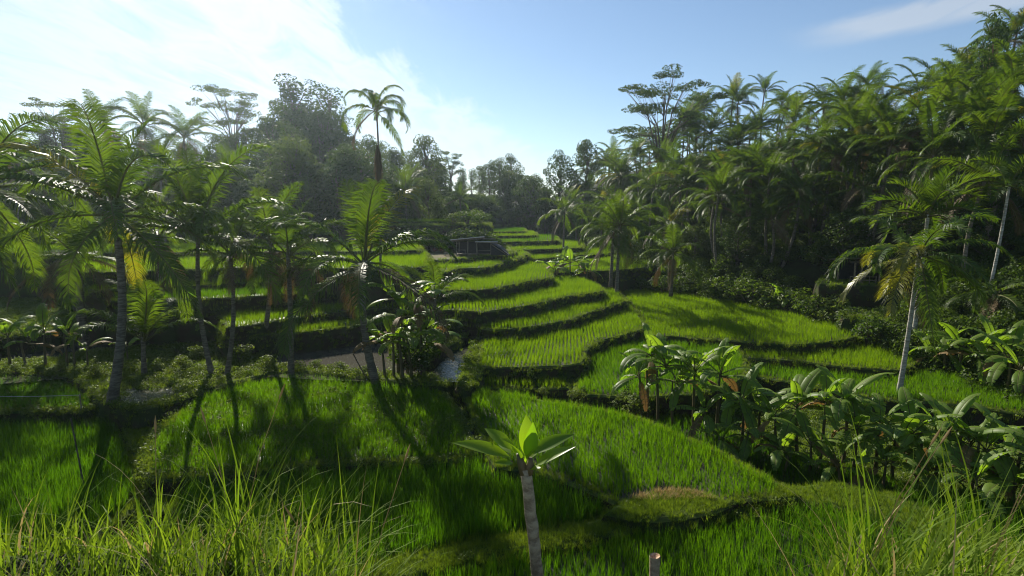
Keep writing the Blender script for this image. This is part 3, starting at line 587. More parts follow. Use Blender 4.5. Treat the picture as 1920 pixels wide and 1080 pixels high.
palm_px('coconut_palm', 1258, 548, 7.6, 1262, 472, nf=16, fl=4.3, seed=85, label='low palm with drooping fronds at the top of the big right field', r=0.16)
palm_px('coconut_palm', 1056, 478, 5.25, 1058, 396, nf=14, fl=4.6, seed=87, label='slim lone palm on the far terraces, valley centre', r=0.14)

# ------------------------------------------------------------------ palms of the right slope
def solve_ray(u, v, hmin, y0=18.0, y1=140.0):        # where the crown seen at (u, v) stands hmin above the slope
    y = y0
    while y < y1:
        p = at_y(u, v, y)
        if p.z - tz(p.x, p.y) <= hmin: return p
        y += 0.4
    return None
listed = [(1777, 62, 9), (1730, 100, 9), (1670, 103, 9), (1590, 113, 9), (1537, 130, 9), (1477, 142, 9), (1670, 245, 10), (1803, 213, 10), (1537, 268, 10),
          (1727, 172, 10), (1580, 187, 10), (1467, 190, 9), (1850, 100, 9), (1900, 160, 10), (1850, 140, 10), (1627, 157, 10), (1513, 150, 9),
          (1427, 163, 9), (1408, 318, 9), (1447, 408, 6), (1227, 352, 9), (1313, 283, 9), (1283, 250, 9), (1177, 250, 9), (1143, 307, 9),
          (1190, 297, 9), (1167, 335, 9), (1130, 373, 8), (1103, 317, 9), (1253, 420, 6), (1383, 212, 9), (1333, 247, 9), (1320, 220, 9), (1367, 277, 9),
          (1470, 282, 9), (1337, 310, 8), (1100, 355, 8), (1245, 300, 9), (1290, 350, 8), (1340, 380, 7), (1590, 290, 9), (1750, 290, 9), (1860, 270, 9),
          (1620, 350, 7), (1500, 360, 7), (1850, 330, 8), (1780, 130, 9), (1600, 230, 10), (1740, 225, 10), (1420, 240, 9), (1385, 268, 9), (1075, 385, 8), (1200, 395, 7), (1900, 230, 10), (1690, 60 + 85, 9), (1545, 195, 9), (1215, 262, 9), (1260, 275, 9), (1880, 60, 9), (1635, 200, 9), (1490, 230, 9)]
_r = random.Random(4)
for _ in range(34):
    _u = _r.uniform(1120, 1910); listed.append((_u, np.interp(_u, [1100, 1200, 1400, 1600, 1780, 1920], [320, 270, 200, 150, 110, 110]) + _r.uniform(10, 150), _r.uniform(8, 10)))
for _ in range(22):
    _u = _r.uniform(1100, 1915); listed.append((_u, np.interp(_u, [1100, 1200, 1300, 1400, 1500, 1600, 1780, 1920], [310, 268, 228, 180, 155, 128, 85, 70]) + _r.uniform(-4, 18), _r.uniform(8, 10)))
rp = {'ridge': [], 'upper slope': [], 'lower slope': []}
for k, (u, v, hh) in enumerate(listed):
    sky_v = np.interp(u, [1030, 1100, 1200, 1300, 1400, 1500, 1600, 1700, 1780, 1920], [330, 300, 265, 225, 190, 155, 130, 115, 75, 70])
    p = solve_ray(u, v - 18, hh + 2.6) if (v < sky_v + 22 and u > 1250) else solve_ray(u, v, hh)
    if p is None: continue
    rr = random.Random(900 + k); base = Vector((p.x + rr.uniform(-.8, .8), p.y + rr.uniform(0, 1.2), 0)); base.z = tz(base.x, base.y)
    t = palm('coconut_palm', base, p, rr.choice([14, 16, 18]), rr.uniform(3.8, 4.9), 900 + k, None, 'palm tree', 'coconut palms covering the right slope',
             bend=(rr.uniform(-.5, .5), rr.uniform(-.3, .3)), r=0.15, yellow=0.05, dead=rr.choice([0, 1, 1, 2]), lo=rr.choice([0, 0, 1]), hi=rr.choice([5, 6, 7]), nuts=0)
    sky_v = np.interp(u, [1030, 1100, 1200, 1300, 1400, 1500, 1600, 1700, 1780, 1920], [330, 300, 265, 225, 190, 155, 130, 115, 75, 70])
    tier = 'ridge' if v < sky_v + 22 else ('upper slope' if v < sky_v + 100 else 'lower slope')
    rp[tier].append((u, t))
relabel(rp['ridge'], '{n} coconut palm from the left along the skyline of the right slope')
relabel(rp['upper slope'], '{n} coconut palm from the left, upper right slope below the skyline')
relabel(rp['lower slope'], '{n} coconut palm from the left, lower part of the right slope')
# far palms on the left skyline
lp = []
for k, (u, v, y) in enumerate([(270, 232, 75), (345, 255, 78), (190, 235, 74), (300, 300, 68), (20, 290, 70), (560, 335, 72), (430, 320, 74), (760, 360, 76)]):
    c = at_y(u, v, y); base = Vector((c.x, y, tz(c.x, y)))
    lp.append((u, palm('coconut_palm', base, c, 15, 5.0, 1300 + k, None, 'palm tree', 'hazy palms before the left wood', r=0.16, bend=(random.uniform(-.4, .4), 0))))
relabel(lp, '{n} hazy palm from the left at the edge of the far left wood')

# ------------------------------------------------------------------ broadleaf trees
def leaf_cloud(b, c, rad, n, size, rr, flat=1.0, m=0):
    tb = rr.uniform(0.15, 0.85)
    for _ in range(n):
        while True:
            d = Vector((rr.uniform(-1, 1), rr.uniform(-1, 1), rr.uniform(-1, 1)))
            if 0.05 < d.length <= 1: break
        r_ = d.length ** 0.45; d.normalize(); p = c + Vector((d.x, d.y, d.z * flat)) * rad * r_
        nn = (d * 0.6 + Vector((rr.uniform(-1, 1), rr.uniform(-1, 1), rr.uniform(-.2, 1.2)))).normalized()
        a = nn.cross(Vector((rr.uniform(-1, 1), rr.uniform(-1, 1), rr.uniform(-1, 1))))
        if a.length < .05: continue
        a.normalize(); e_ = nn.cross(a); s = size * rr.uniform(0.6, 1.3); t = min(1, max(0, tb + rr.uniform(-.3, .3)))
        b.face((b.vert(p - a * s, t), b.vert(p - e_ * s * .45 - a * s * .1, t), b.vert(p + a * s, t), b.vert(p + e_ * s * .45 - a * s * .1, t)), m)
def tree_meshes(kind, seed):
    rr = random.Random(seed); tb, cb = MB(), MB()                 # unit: 10 m tall
    if kind == 'round':
        top = Vector((rr.uniform(-.5, .5), rr.uniform(-.5, .5), 6.5)); path = trunk_path((0, 0, -.4), top, (rr.uniform(-.3, .3), 0), 8)
        tb.tube(path, [0.26 * (1 - 0.7 * i / 8) for i in range(9)], 7)
        for k in range(30):
            f = (k + .5) / 30; z = 2.6 + 6.6 * f; w = 2.9 * (math.sin(math.pi * min(1, .22 + .76 * f)) ** .8)
            az = k * 2.4 + rr.uniform(-.5, .5); r_ = w * rr.uniform(.35, 1); c = Vector((r_ * math.cos(az), r_ * math.sin(az), z + rr.uniform(-.4, .4)))
            j = path[min(8, max(2, int((c.z - 1.2) / 6.5 * 8)))]
            tb.tube([j, j.lerp(c, .55) + Vector((0, 0, -.15)), c], [.09, .05, .02], 4)
            leaf_cloud(cb, c, rr.uniform(.65, 1.15), 190, .13, rr, .75)
    elif kind == 'tall':
        top = Vector((rr.uniform(-.3, .3), rr.uniform(-.3, .3), 9)); path = trunk_path((0, 0, -.4), top, (rr.uniform(-.3, .3), 0), 10)
        tb.tube(path, [0.2 * (1 - 0.8 * i / 10) for i in range(11)], 7)
        for k in range(24):
            f = (k + .5) / 24; z = 3.4 + 6.2 * f; az = k * 2.4 + rr.uniform(-.6, .6); r_ = rr.uniform(.3, 1.7) * (1.1 - .55 * f)
            c = Vector((r_ * math.cos(az), r_ * math.sin(az), z)); j = path[min(10, max(2, int((z - 1) / 9 * 10)))]
            tb.tube([j, c], [.06, .02], 4); leaf_cloud(cb, c, rr.uniform(.45, .85), 150, .11, rr, .8)
    elif kind == 'flat':
        top = Vector((rr.uniform(-.4, .4), 0, 4.6)); path = trunk_path((0, 0, -.4), top, (rr.uniform(-.2, .2), 0), 6)
        tb.tube(path, [0.15 * (1 - 0.5 * i / 6) for i in range(7)], 6)
        for k in range(13):
            az = k * 2.4 + rr.uniform(-.3, .3); e_ = 1.2 + 3.9 * ((k * 7) % 13) / 12; r_ = rr.uniform(.5, 1) * (1.3 + 1.5 * math.sin(math.pi * min(1, e_ / 5.6)))
            end = top + Vector((r_ * math.cos(az), r_ * math.sin(az), e_)); mid = top.lerp(end, .5) + Vector((-.2 * math.cos(az), -.2 * math.sin(az), .25)); j = path[rr.choice([4, 5, 6])]
            tb.tube([j, mid, end], [.06, .04, .015], 4)
            for q in range(5):
                c = end + Vector((rr.uniform(-1, 1), rr.uniform(-1, 1), rr.uniform(-.22, .22)))
                tb.tube([mid, mid.lerp(c, .6), c], [.02, .014, .006], 3); leaf_cloud(cb, c, rr.uniform(.4, .75), 150, .075, rr, .34)
    else:                                                        # shrub, 1 m tall
        for k in range(9):
            az = rr.uniform(0, 6.28); r_ = rr.uniform(0, .45); c = Vector((r_ * math.cos(az), r_ * math.sin(az), rr.uniform(.25, .8)))
            tb.tube([(0, 0, -.1), c * .6, c], [.025, .015, .006], 3); leaf_cloud(cb, c, rr.uniform(.2, .34), 75, .055, rr, .8)
    return tb, cb
TREES = {}
for kind, mats in (('round', ('broad', 'broad', 'broad_pale')), ('tall', ('broad', 'broad', 'broad_pale')), ('flat', ('broad_pale', 'broad')), ('shrub', ('shrub', 'shrub', 'broad', 'cover'))):
    TREES[kind] = []
    for k, mm in enumerate(mats):
        tb, cb = tree_meshes(kind, 60 + k * 7 + len(kind)); TREES[kind].append((tb.mesh('trunk', M['bark'], True), cb.mesh('crown', M[mm])))
def tree(name, kind, base, height, label, cat='tree', group=None, var=None, wide=1.0, seed=0):
    rr = random.Random(seed); tm, cm = TREES[kind][var if var is not None else rr.randrange(len(TREES[kind]))]
    s = height / (1.0 if kind == 'shrub' else 9.8)
    t = thing(name, base, label, cat, group, rr.uniform(0, 6.28)); t.scale = (s * wide, s * wide, s)
    link('stem' if kind == 'shrub' else 'trunk', tm, t); link('foliage' if kind == 'shrub' else 'crown', cm, t)
    return t
def tree_top(name, kind, u, v, y, **kw):
    c = at_y(u, v, y); g = tz(c.x, y); return tree(name, kind, (c.x, y, g), c.z - g, **kw)
tree_top('flat_topped_tree', 'flat', 432, 165, 100, label='thin feathery flat-topped tree on the left skyline', wide=1.0, seed=4, var=0)
tree_top('broadleaf_tree', 'tall', 548, 148, 102, label='tallest dark tree of the hazy left wood', wide=1.5, seed=2, var=0)
tree_top('broadleaf_tree', 'tall', 610, 162, 106, label='tall open tree right of the tallest in the hazy left wood', wide=1.2, seed=5, var=1)
tree_top('broadleaf_tree', 'round', 505, 215, 96, label='broad dark tree under the flat-topped one, left wood', wide=0.95, seed=6, var=1)
tree_top('broadleaf_tree', 'round', 795, 248, 98, label='rounded tree at the right end of the left wood', wide=0.9, seed=7, var=2)
tree_top('flat_topped_tree', 'flat', 845, 284, 115, label='small flat-topped tree in the dip of the skyline', wide=0.9, seed=8, var=0)
tree_top('flat_topped_tree', 'flat', 110, 196, 95, label='flat-topped tree at the far left of the skyline', wide=1.2, seed=9, var=0)
tree_top('flat_topped_tree', 'flat', 1243, 140, 92, label='tall flat-topped tree rising above the right slope palms', wide=1.15, seed=10, var=1)
tree_top('broadleaf_tree', 'round', 1098, 254, 108, label='rounded tree at the left end of the right slope skyline', wide=0.8, seed=11, var=1)
tree_top('broadleaf_tree', 'round', 1050, 282, 112, label='dark rounded tree just right of the valley gap', wide=0.75, seed=12, var=0)
t = tree_top('broadleaf_tree', 'round', 1868, 26, 52, label='reddish-leaved tree on the skyline at the top right corner', wide=0.45, seed=13, var=0)
mat_override(t.children[1], M['broad_red'])
sk = lambda u: np.interp(u, [-200, 0, 100, 250, 330, 420, 480, 520, 560, 640, 700, 760, 820, 850, 900, 960, 1010, 1040], [190, 210, 215, 235, 250, 235, 225, 190, 175, 205, 245, 265, 290, 320, 305, 285, 330, 345])
rt = random.Random(77); left, mid = [], []
for k in range(112):
    u = rt.uniform(-160, 850); y = rt.choice([rt.uniform(70, 84), rt.uniform(92, 118)]); v = sk(u) + (rt.uniform(4, 45) if y > 88 else rt.uniform(45, 130))
    c = at_y(u, v, y); g = tz(c.x, y)
    if c.z - g < 4: continue
    left.append((u, y, tree('broadleaf_tree', rt.choice(['round', 'round', 'tall']), (c.x, y, g), c.z - g, None, 'tree', 'trees of the hazy left wood', seed=500 + k, wide=rt.uniform(.85, 1.25))))
for k in range(46):
    u = rt.uniform(820, 1110); y = rt.uniform(112, 150); v = sk(min(u, 1040)) + rt.uniform(0, 50)
    c = at_y(u, v, y); g = tz(c.x, y)
    mid.append((u, y, tree('broadleaf_tree', rt.choice(['round', 'tall']), (c.x, y, g), c.z - g, None, 'tree', 'dark trees closing the far end of the valley', seed=600 + k, wide=rt.uniform(.8, 1.2))))
relabel([(u, t) for u, y, t in left if y < 88], '{n} tree from the left along the front edge of the left wood')
relabel([(u, t) for u, y, t in left if y >= 88], '{n} tree from the left in the back row of the left wood')
relabel([(u, t) for u, y, t in mid], '{n} tree from the left in the dark wood closing the valley')
rs = []
for k in range(16):
    u = rt.uniform(1080, 1900); v = np.interp(u, [1080, 1400, 1700, 1920], [370, 330, 300, 300]) + rt.uniform(-50, 90); hh = rt.uniform(5, 8); p = solve_ray(u, v, hh)
    if p is None: continue
    g = tz(p.x, p.y); rs.append((u, tree('broadleaf_tree', 'round', (p.x, p.y, g), p.z - g, None, 'tree', 'broadleaf trees among the slope palms', seed=700 + k, wide=1.3)))
relabel(rs, '{n} broadleaf tree from the left among the right slope palms')

# ------------------------------------------------------------------ banana plants
def banana_leaf(name, elev, droop, seed, L_=2.1, W=0.72, tear=0.35):
    rr = random.Random(seed); b = MB(); n = 16; pts, tg = [], []; p = Vector((0, 0, 0)); a = R(elev)
    for i in range(n + 1):
        f = i / n; d = Vector((math.cos(a), 0, math.sin(a))); pts.append(p.copy()); tg.append(d); p = p + d * ((L_ + .35) / n); a -= R(droop) * (0.3 + 1.4 * f) / n
    b.tube(pts, [0.028 * (1 - .8 * i / n) + .004 for i in range(n + 1)], 4, 1)
    for sg in (-1, 1):
        carry = None; off = 0.0
        for i in range(3, n):
            f0, f1 = (i - 3) / (n - 3), (i + 1 - 3) / (n - 3)
            w = lambda f: W / 2 * (math.sin(math.pi * min(1, .06 + .93 * f)) ** .55 if f < .97 else .25)
            torn = rr.random() < tear
            if torn or carry is None: off = rr.uniform(-.25, .35) * (1 if torn else .2); dr = rr.uniform(0.15, 0.9) if torn else 0.3; carry = None
            out = []
            for f, ii in ((f0, i), (f1, i + 1)):
                side = Vector((0, sg, 0)); nrm = side.cross(tg[ii]) * sg; nrm = nrm if nrm.z > 0 else -nrm
                m_ = pts[ii] + (side * .55 + nrm * .14 + tg[ii] * off * .15) * w(f); o_ = pts[ii] + (side * (.98 - .25 * dr) + Vector((0, 0, -.55 * dr)) + nrm * .10 + tg[ii] * off * .4) * w(f); out.append((m_, o_))
            t = .5 + rr.uniform(-.25, .25); c0_, c1_ = b.vert(pts[i], t), b.vert(pts[i + 1], t)
            gap = .2 if torn else 0.0
            m0, o0 = (carry if carry else (b.vert(out[0][0].lerp(out[1][0], gap), t), b.vert(out[0][1].lerp(out[1][1], gap * 2), t)))
            m1, o1 = b.vert(out[1][0], t), b.vert(out[1][1], t)
            q1, q2 = (c0_, c1_, m1, m0), (m0, m1, o1, o0)
            b.face(q1 if sg > 0 else q1[::-1]); b.face(q2 if sg > 0 else q2[::-1]); carry = (m1, o1)
    return b.mesh(name, [M['banana'], M['rachis']], True)
BL = [[banana_leaf('leaf', e_, d_, 40 + 9 * i + k, tear=t_) for k in range(3)] for i, (e_, d_, t_) in enumerate([(80, 25, .15), (66, 60, .4), (50, 85, .5), (28, 90, .55), (4, 80, .6), (-30, 45, .7)])]
STEMS = []
for k in range(3):
    b = MB(); b.tube(trunk_path((0, 0, -.15), (0, 0, 1), (.03 * (k - 1), .02), 7), [.07, .066, .06, .055, .05, .045, .04, .034], 8); STEMS.append(b.mesh('stem', M['stem'], True))
def banana(base, crown, nl, sc, seed, label=None, group=None, hi=5, lo=0.9, old=1):
    rr = random.Random(seed); base = Vector(base); c = Vector(crown) - base
    t = thing('banana_plant', base, label, 'banana plant', group); hgt = max(.3, c.z)
    s = link('stem', rr.choice(STEMS), t, (0, 0, 0), (0, 0, 0), (1.5 * sc, 1.5 * sc, hgt + .05)); s.rotation_euler = (-c.y / hgt, c.x / hgt, rr.uniform(0, 6))
    for k in range(nl):
        i = int(min(max(round(lo + (hi - lo) * (k + .3) / nl + rr.uniform(-.6, .6)), 0), 5)); az = k * 2.4 + rr.uniform(-.5, .5) + seed
        o = link('leaf', rr.choice(BL[i]), t, c + Vector((0, 0, rr.uniform(-.15, .05) - .05 * k / nl)), (rr.uniform(-.2, .2), rr.uniform(-.2, .2), az), sc * rr.uniform(.75, 1.1))
        if old and k >= nl - old: mat_override(o, M['banana_old'])
    return t
def banana_px(bu, bv, h, cu, cv, nl, sc, seed, **kw):
    b = at_h(bu, bv, h); return banana(b, at_y(cu, cv, b.y), nl, sc, seed, **kw)
belt = []
for k, (bu, bv, cu, cv, nl, sc) in enumerate([
    (1213, 800, 1222, 655, 10, 1.15), (1200, 806, 1196, 692, 7, 1.0), (1232, 812, 1248, 676, 8, 1.1), (1262, 812, 1270, 706, 7, .95), (1300, 815, 1302, 686, 9, 1.1), (1345, 826, 1352, 690, 9, 1.1),
    (1325, 842, 1322, 742, 7, .95), (1388, 846, 1390, 726, 8, 1.05), (1420, 840, 1424, 736, 8, 1.0), (1400, 868, 1405, 778, 7, .95), (1452, 868, 1450, 752, 8, 1.0), (1496, 872, 1494, 735, 9, 1.1),
    (1535, 880, 1550, 726, 9, 1.05), (1578, 886, 1582, 722, 9, 1.1), (1515, 905, 1520, 800, 7, .9), (1600, 905, 1605, 770, 8, 1.0), (1640, 900, 1650, 768, 9, 1.05), (1672, 915, 1690, 790, 8, 1.0),
    (1715, 925, 1712, 782, 9, 1.05), (1655, 940, 1660, 840, 7, .9), (1752, 935, 1760, 790, 8, 1.0), (1782, 945, 1782, 776, 9, 1.05), (1740, 965, 1742, 860, 7, .85), (1815, 955, 1820, 800, 8, 1.0),
    (1850, 965, 1848, 812, 8, 1.0), (1890, 970, 1890, 815, 9, 1.05), (1822, 995, 1830, 872, 8, .95), (1900, 1000, 1905, 880, 8, .95), (1932, 985, 1935, 830, 8, 1.0), (1575, 930, 1570, 838, 7, .85), (1470, 900, 1466, 815, 7, .85), (1350, 866, 1356, 792, 6, .85)]):
    belt.append((cu, banana_px(bu, bv, 9.98, cu, cv + (10 if k < 6 else 30), nl + 1, sc * .76, 100 + k, group='banana plants of the belt on the right')))
relabel(belt, '{n} banana plant from the left in the belt right of the near paddies')
bc = []
for k, (bu, bv, cu, cv, nl, sc) in enumerate([(738, 706, 737, 640, 8, .85), (756, 708, 762, 592, 8, 1.0), (772, 708, 776, 640, 7, .9), (722, 706, 716, 645, 7, .8), (790, 704, 800, 612, 8, .95), (748, 700, 742, 560, 7, .95), (765, 698, 782, 558, 6, .9), (796, 702, 806, 640, 6, .8)]):
    bc.append((cu, banana_px(bu, bv, 8.35, cu, cv, nl, sc, 150 + k, group='banana clump beside the pond', hi=4)))
relabel(bc, '{n} banana plant from the left in the clump beside the grey pond')
bl = []
for k, (bu, bv, cu, cv, nl, sc) in enumerate([(126, 690, 122, 625, 6, .75), (142, 692, 136, 640, 5, .7), (86, 688, 82, 622, 6, .75), (50, 690, 52, 640, 5, .75), (165, 690, 160, 655, 5, .6), (20, 690, 14, 630, 6, .8), (382, 640, 384, 606, 6, .6), (240, 680, 238, 650, 5, .5)]):
    bl.append((cu, banana_px(bu, bv, 8.35, cu, cv, nl, sc, 170 + k, group='small bananas among the left palms', hi=4)))
relabel(bl, '{n} small banana plant from the left, at the feet of the palms')
bf = []
for k, (bu, bv, cu, cv, nl, sc) in enumerate([(1052, 518, 1054, 496, 7, 1.0), (1068, 520, 1070, 492, 7, 1.1), (1085, 518, 1086, 496, 7, 1.0), (1040, 522, 1038, 505, 6, .9), (1100, 522, 1102, 506, 6, .9)]):
    bf.append((cu, banana_px(bu, bv, 6.4, cu, cv, nl, sc, 190 + k, group='far banana clump in the middle of the terraces')))
relabel(bf, '{n} banana plant from the left in the far clump amid the terraces')
br = []
for k, (bu, bv, cu, cv, nl, sc) in enumerate([(1772, 690, 1772, 655, 8, .9), (1800, 696, 1802, 650, 8, 1.0), (1832, 705, 1834, 668, 8, .9), (1862, 712, 1864, 655, 8, 1.0), (1890, 722, 1892, 672, 8, 1.0), (1745, 680, 1748, 662, 7, .8), (1915, 735, 1915, 690, 8, .95), (1485, 600, 1482, 565, 8, 1.0), (1462, 596, 1458, 570, 7, .9), (1510, 606, 1512, 585, 7, .8)]):
    br.append((cu, banana_px(bu, bv, 8.9, cu, cv, nl, sc, 210 + k, group='broad-leaved plants at the foot of the right slope')))
relabel(br, '{n} banana plant from the left along the foot of the right slope')

# ------------------------------------------------------------------ shrubs and undergrowth
def shrub_px(u, v, h, hgt, label, wide=1.2, var=None, seed=0, group=None):
    p = at_h(u, v, h); return tree('shrub', 'shrub', p, hgt, label, 'shrub', group, var, wide, seed)
row = []
for k, (u, v, hgt) in enumerate([(1178, 545, 1.6), (1200, 548, 1.8), (1225, 550, 1.5), (1245, 553, 2.2), (1275, 553, 1.9), (1300, 556, 2.4), (1325, 562, 2.0), (1350, 566, 2.6), (1380, 572, 2.2), (1410, 578, 2.8), (1440, 585, 2.2), (1470, 590, 2.0), (1500, 596, 2.6), (1530, 604, 2.2), (1562, 610, 2.4), (1590, 622, 2.0), (1625, 640, 2.0)]):
    row.append((u, shrub_px(u, v, 8.4, hgt, None, 1.3, None, 30 + k, 'shrubs along the top of the right fields')))
relabel(row, '{n} shrub from the left along the upper edge of the right fields')
row = []
for k, (u, v, hgt) in enumerate([(800, 660, 1.7), (808, 664, 1.5), (826, 640, 1.4), (850, 622, 1.2), (776, 690, 1.6), (790, 698, 1.3), (812, 648, 1.3), (838, 630, 1.1), (868, 614, .9), (780, 640, 1.8)]):
    row.append((u, shrub_px(u, v, 8.0, hgt, None, 1.35, k % 3, 50 + k, 'dark bushes between banana clump and stream')))
relabel(row, '{n} bush from the left between the banana clump and the stream')
row = []
for k, (u, v, hgt) in enumerate([(462, 662, 1.6), (448, 680, 1.1), (345, 690, .8), (500, 690, .8), (375, 672, .8), (330, 665, .7), (590, 690, .5), (640, 694, .5), (690, 702, .5), (30, 700, .6), (70, 700, .5), (110, 702, .6), (180, 705, .7), (230, 715, .5), (300, 700, .6), (420, 660, .7)]):
    row.append((u, shrub_px(u, v, 8.35, hgt, None, 1.3, 3, 70 + k, 'small shrubs on the palm dike')))
relabel(row, '{n} small shrub from the left on the palm dike')
row = []
for k, (u, y, h, hgt) in enumerate([(735, 66, 3.9, 2.4), (760, 66, 3.9, 2.8), (785, 65.5, 3.9, 2.2), (812, 65, 3.9, 2.6), (838, 66, 4.0, 2.2), (862, 65, 3.9, 2.6), (885, 66, 4, 2.3), (905, 66, 4, 2.6), (925, 68, 4, 2.0), (850, 68, 1.1, 1.6), (878, 69, 1.1, 1.8), (900, 71, 1.1, 1.6)]):
    x = (u - CU) / F * y; row.append((u, tree('shrub', 'shrub', (x, y, ZC - h), hgt, None, 'shrub', 'dark bushes behind the shelter', None, 1.4, 90 + k)))
relabel(row, '{n} bush from the left on the dark mound behind the shelter')
row = []
for k, (u, v, hgt) in enumerate([(1100, 752, .8), (1130, 756, .6), (1168, 768, .9), (1188, 776, 1.0), (1070, 748, .5), (1020, 740, .4), (960, 738, .45)]):
    row.append((u, shrub_px(u, v, 8.9 if u < 1080 else 9.3, hgt, None, 1.4, 3, 110 + k, 'weeds below the middle terrace')))
relabel(row, '{n} weedy bush from the left under the small front paddy')
shrub_px(995, 722, 8.85, 1.0, 'lone dark sapling in the small front paddy', .62, 2, 5)
pts, scl = [], []
for _ in range(9000):
    y = NP.uniform(16, 125); x = foot_right(y) + NP.uniform(0.5, 1) ** 1 * 0 + NP.rand() ** 1.4 * 48 + 0.4; z = tz(x, y)
    u, v = proj((x, y, z))
    if not (1000 < u < 2150): continue
    if abs(u - 1640) < 120 and 41 < y < 52: continue
    pts.append((x, y, z - .05)); scl.append(NP.uniform(.7, 2.1))
for _ in range(4200):
    y = NP.uniform(60, 135); x = NP.uniform(-120, 8)
    if y < foot_left(x) + .5: continue
    u, v = proj((x, y, tz(x, y)))
    if not (-150 < u < 1150): continue
    pts.append((x, y, tz(x, y) - .05)); scl.append(NP.uniform(.9, 2.6))
G_UNDER = gn_scatter('under', [c for _, c in TREES['shrub'][:3]], .2)
scatter('undergrowth', 'dense dark undergrowth below the palms and trees of both slopes', 'undergrowth', G_UNDER, pts, scl)
b_cov = []
for k in range(3):
    b = MB(); rr = random.Random(k)
    for j in range(4): leaf_cloud(b, Vector((rr.uniform(-.12, .12), rr.uniform(-.12, .12), .12)), .16, 16, .04, rr, .6)
    b_cov.append(b.mesh('ground_cover', M['cover']))
G_COV = gn_scatter('cover', b_cov, .3)
pts, scl = [], []
for s in SLABS:
    if not any(w in s['label'] for w in ('dike', 'overgrown', 'mound behind', 'banana belt')): continue
    P = s['P']; mn, mx_ = P.min(0), P.max(0); Q = NP.uniform(mn, mx_, (int(min(14000, np.prod(mx_ - mn) * 12)), 2)); Q = Q[in_poly(Q, P + s['nor'] * .15)]
    Q = Q[wob(Q[:, 0], Q[:, 1], 0.8, 2) > -.35]
    for q in Q: pts.append((q[0], q[1], s['z'] - .03)); scl.append(NP.uniform(.6, 1.6))
for s in SLABS:
    P, nor, z = s['P'], s['nor'], s['z']; nx_ = np.roll(P, -1, 0); ln = np.linalg.norm(nx_ - P, axis=1)
    for a in range(len(P)):
        dep = P[a, 1] * CP - (z - ZC) * SP
        if dep < 1 or nor[a, 1] > .35 or not -150 < CU + F * P[a, 0] / dep < 2070: continue
        for _ in range(NP.poisson(ln[a] * 2.2 * (1 + float(wob(P[a, 0], P[a, 1], .6, 7))))):
            t, dzz = NP.rand(), NP.uniform(-.1, 1.1); q = P[a] * (1 - t) + nx_[a] * t + nor[a] * (.04 + max(0, dzz) * .24); pts.append((q[0], q[1], z - dzz)); scl.append(NP.uniform(.5, 1.5))
pts, scl = keep_dry(pts, scl)
scatter('ground_cover', 'low leafy ground cover on the dike and overgrown banks', 'ground cover', G_COV, pts, scl)

# ------------------------------------------------------------------ shelters
def part(parent, name, mat, fn, smooth=False):
    b = MB(); fn(b); return link(name, b.mesh(name, mat, smooth), parent)
def bar(a, c, r=.05, sides=6): return lambda b: b.tube([a, Vector(a).lerp(Vector(c), .5), c], r, sides)
def corrugated(a, c, w, n=40):          # sheet from a to c (along x), running back w metres along y and falling
    def fn(b):
        A, C = Vector(a), Vector(c); back = Vector((0, w[0], w[1])); prev = None
        for i in range(n + 1):
            p = A.lerp(C, i / n) + Vector((0, 0, .02 * math.cos(i * math.pi * .66))); cur = [b.vert(p), b.vert(p + back), b.vert(p + Vector((0, 0, -.012))), b.vert(p + back + Vector((0, 0, -.012)))]
            if prev: b.face((prev[0], cur[0], cur[1], prev[1])); b.face((prev[2], prev[3], cur[3], cur[2])); b.face((prev[0], prev[2], cur[2], cur[0])); b.face((prev[1], cur[1], cur[3], prev[3]))
            prev = cur
    return fn
hp = at_h(880, 479, 4.05); hs = F / hp.y
hut = thing('wooden_shelter', hp, 'open wooden shelter with tin roof sheets on the far terrace', 'shelter')
def hx(u): return (u - 880) / hs
def hz(v): return (479 - v) / hs
for u, v0, dy in ((856, 454, 0), (877, 448, 0), (894, 451, 0), (920, 455, 0), (858, 450, 1.8), (893, 446, 1.8), (921, 448, 1.8)):
    part(hut, 'post', M['wood'], bar((hx(u), dy, -.1), (hx(u) + .02, dy, hz(v0)), .055))
part(hut, 'roof_sheet', M['tin'], corrugated((hx(844), -.35, hz(450.5)), (hx(908), -.35, hz(444)), (2.5, -.28)))
part(hut, 'roof_sheet', M['tin'], corrugated((hx(893), -.5, hz(453)), (hx(933), -.5, hz(453.5)), (1.1, -.10)))
part(hut, 'roof_sheet', M['tin'], corrugated((hx(902), .55, hz(447.5)), (hx(929), .55, hz(447.5)), (1.6, -.16)))
part(hut, 'eave_pole', M['pale_wood'], bar((hx(843), -.4, hz(450)), (hx(909), -.4, hz(443.6)), .045))
part(hut, 'eave_pole', M['pale_wood'], bar((hx(892), -.56, hz(452.6)), (hx(934), -.56, hz(453.2)), .05))
part(hut, 'beam', M['wood'], bar((hx(846), -.2, hz(452)), (hx(908), -.2, hz(446)), .05))
part(hut, 'beam', M['wood'], bar((hx(892), -.42, hz(454.3)), (hx(932), -.42, hz(454.8)), .05))
part(hut, 'beam', M['wood'], bar((hx(856), 0, hz(457)), (hx(862), 0, hz(455)), .03))
for j in range(4): part(hut, 'floor_board', M['wood'], lambda b: b.box((hx(888), .3 + j * .42, .13), (3.7, .38, .04)))
part(hut, 'bench', M['wood'], lambda b: (b.box((hx(866), .25, hz(469)), (.9, .3, .05)), b.box((hx(860), .25, hz(473)), (.06, .26, .5)), b.box((hx(872), .25, hz(473)), (.06, .26, .5))))
part(hut, 'rail', M['wood'], bar((hx(894), .02, hz(469)), (hx(920), .02, hz(470)), .035))
part(hut, 'back_panel', M['tarp'], lambda b: b.box((hx(888), 1.9, .75), (3.6, .04, 1.2)))
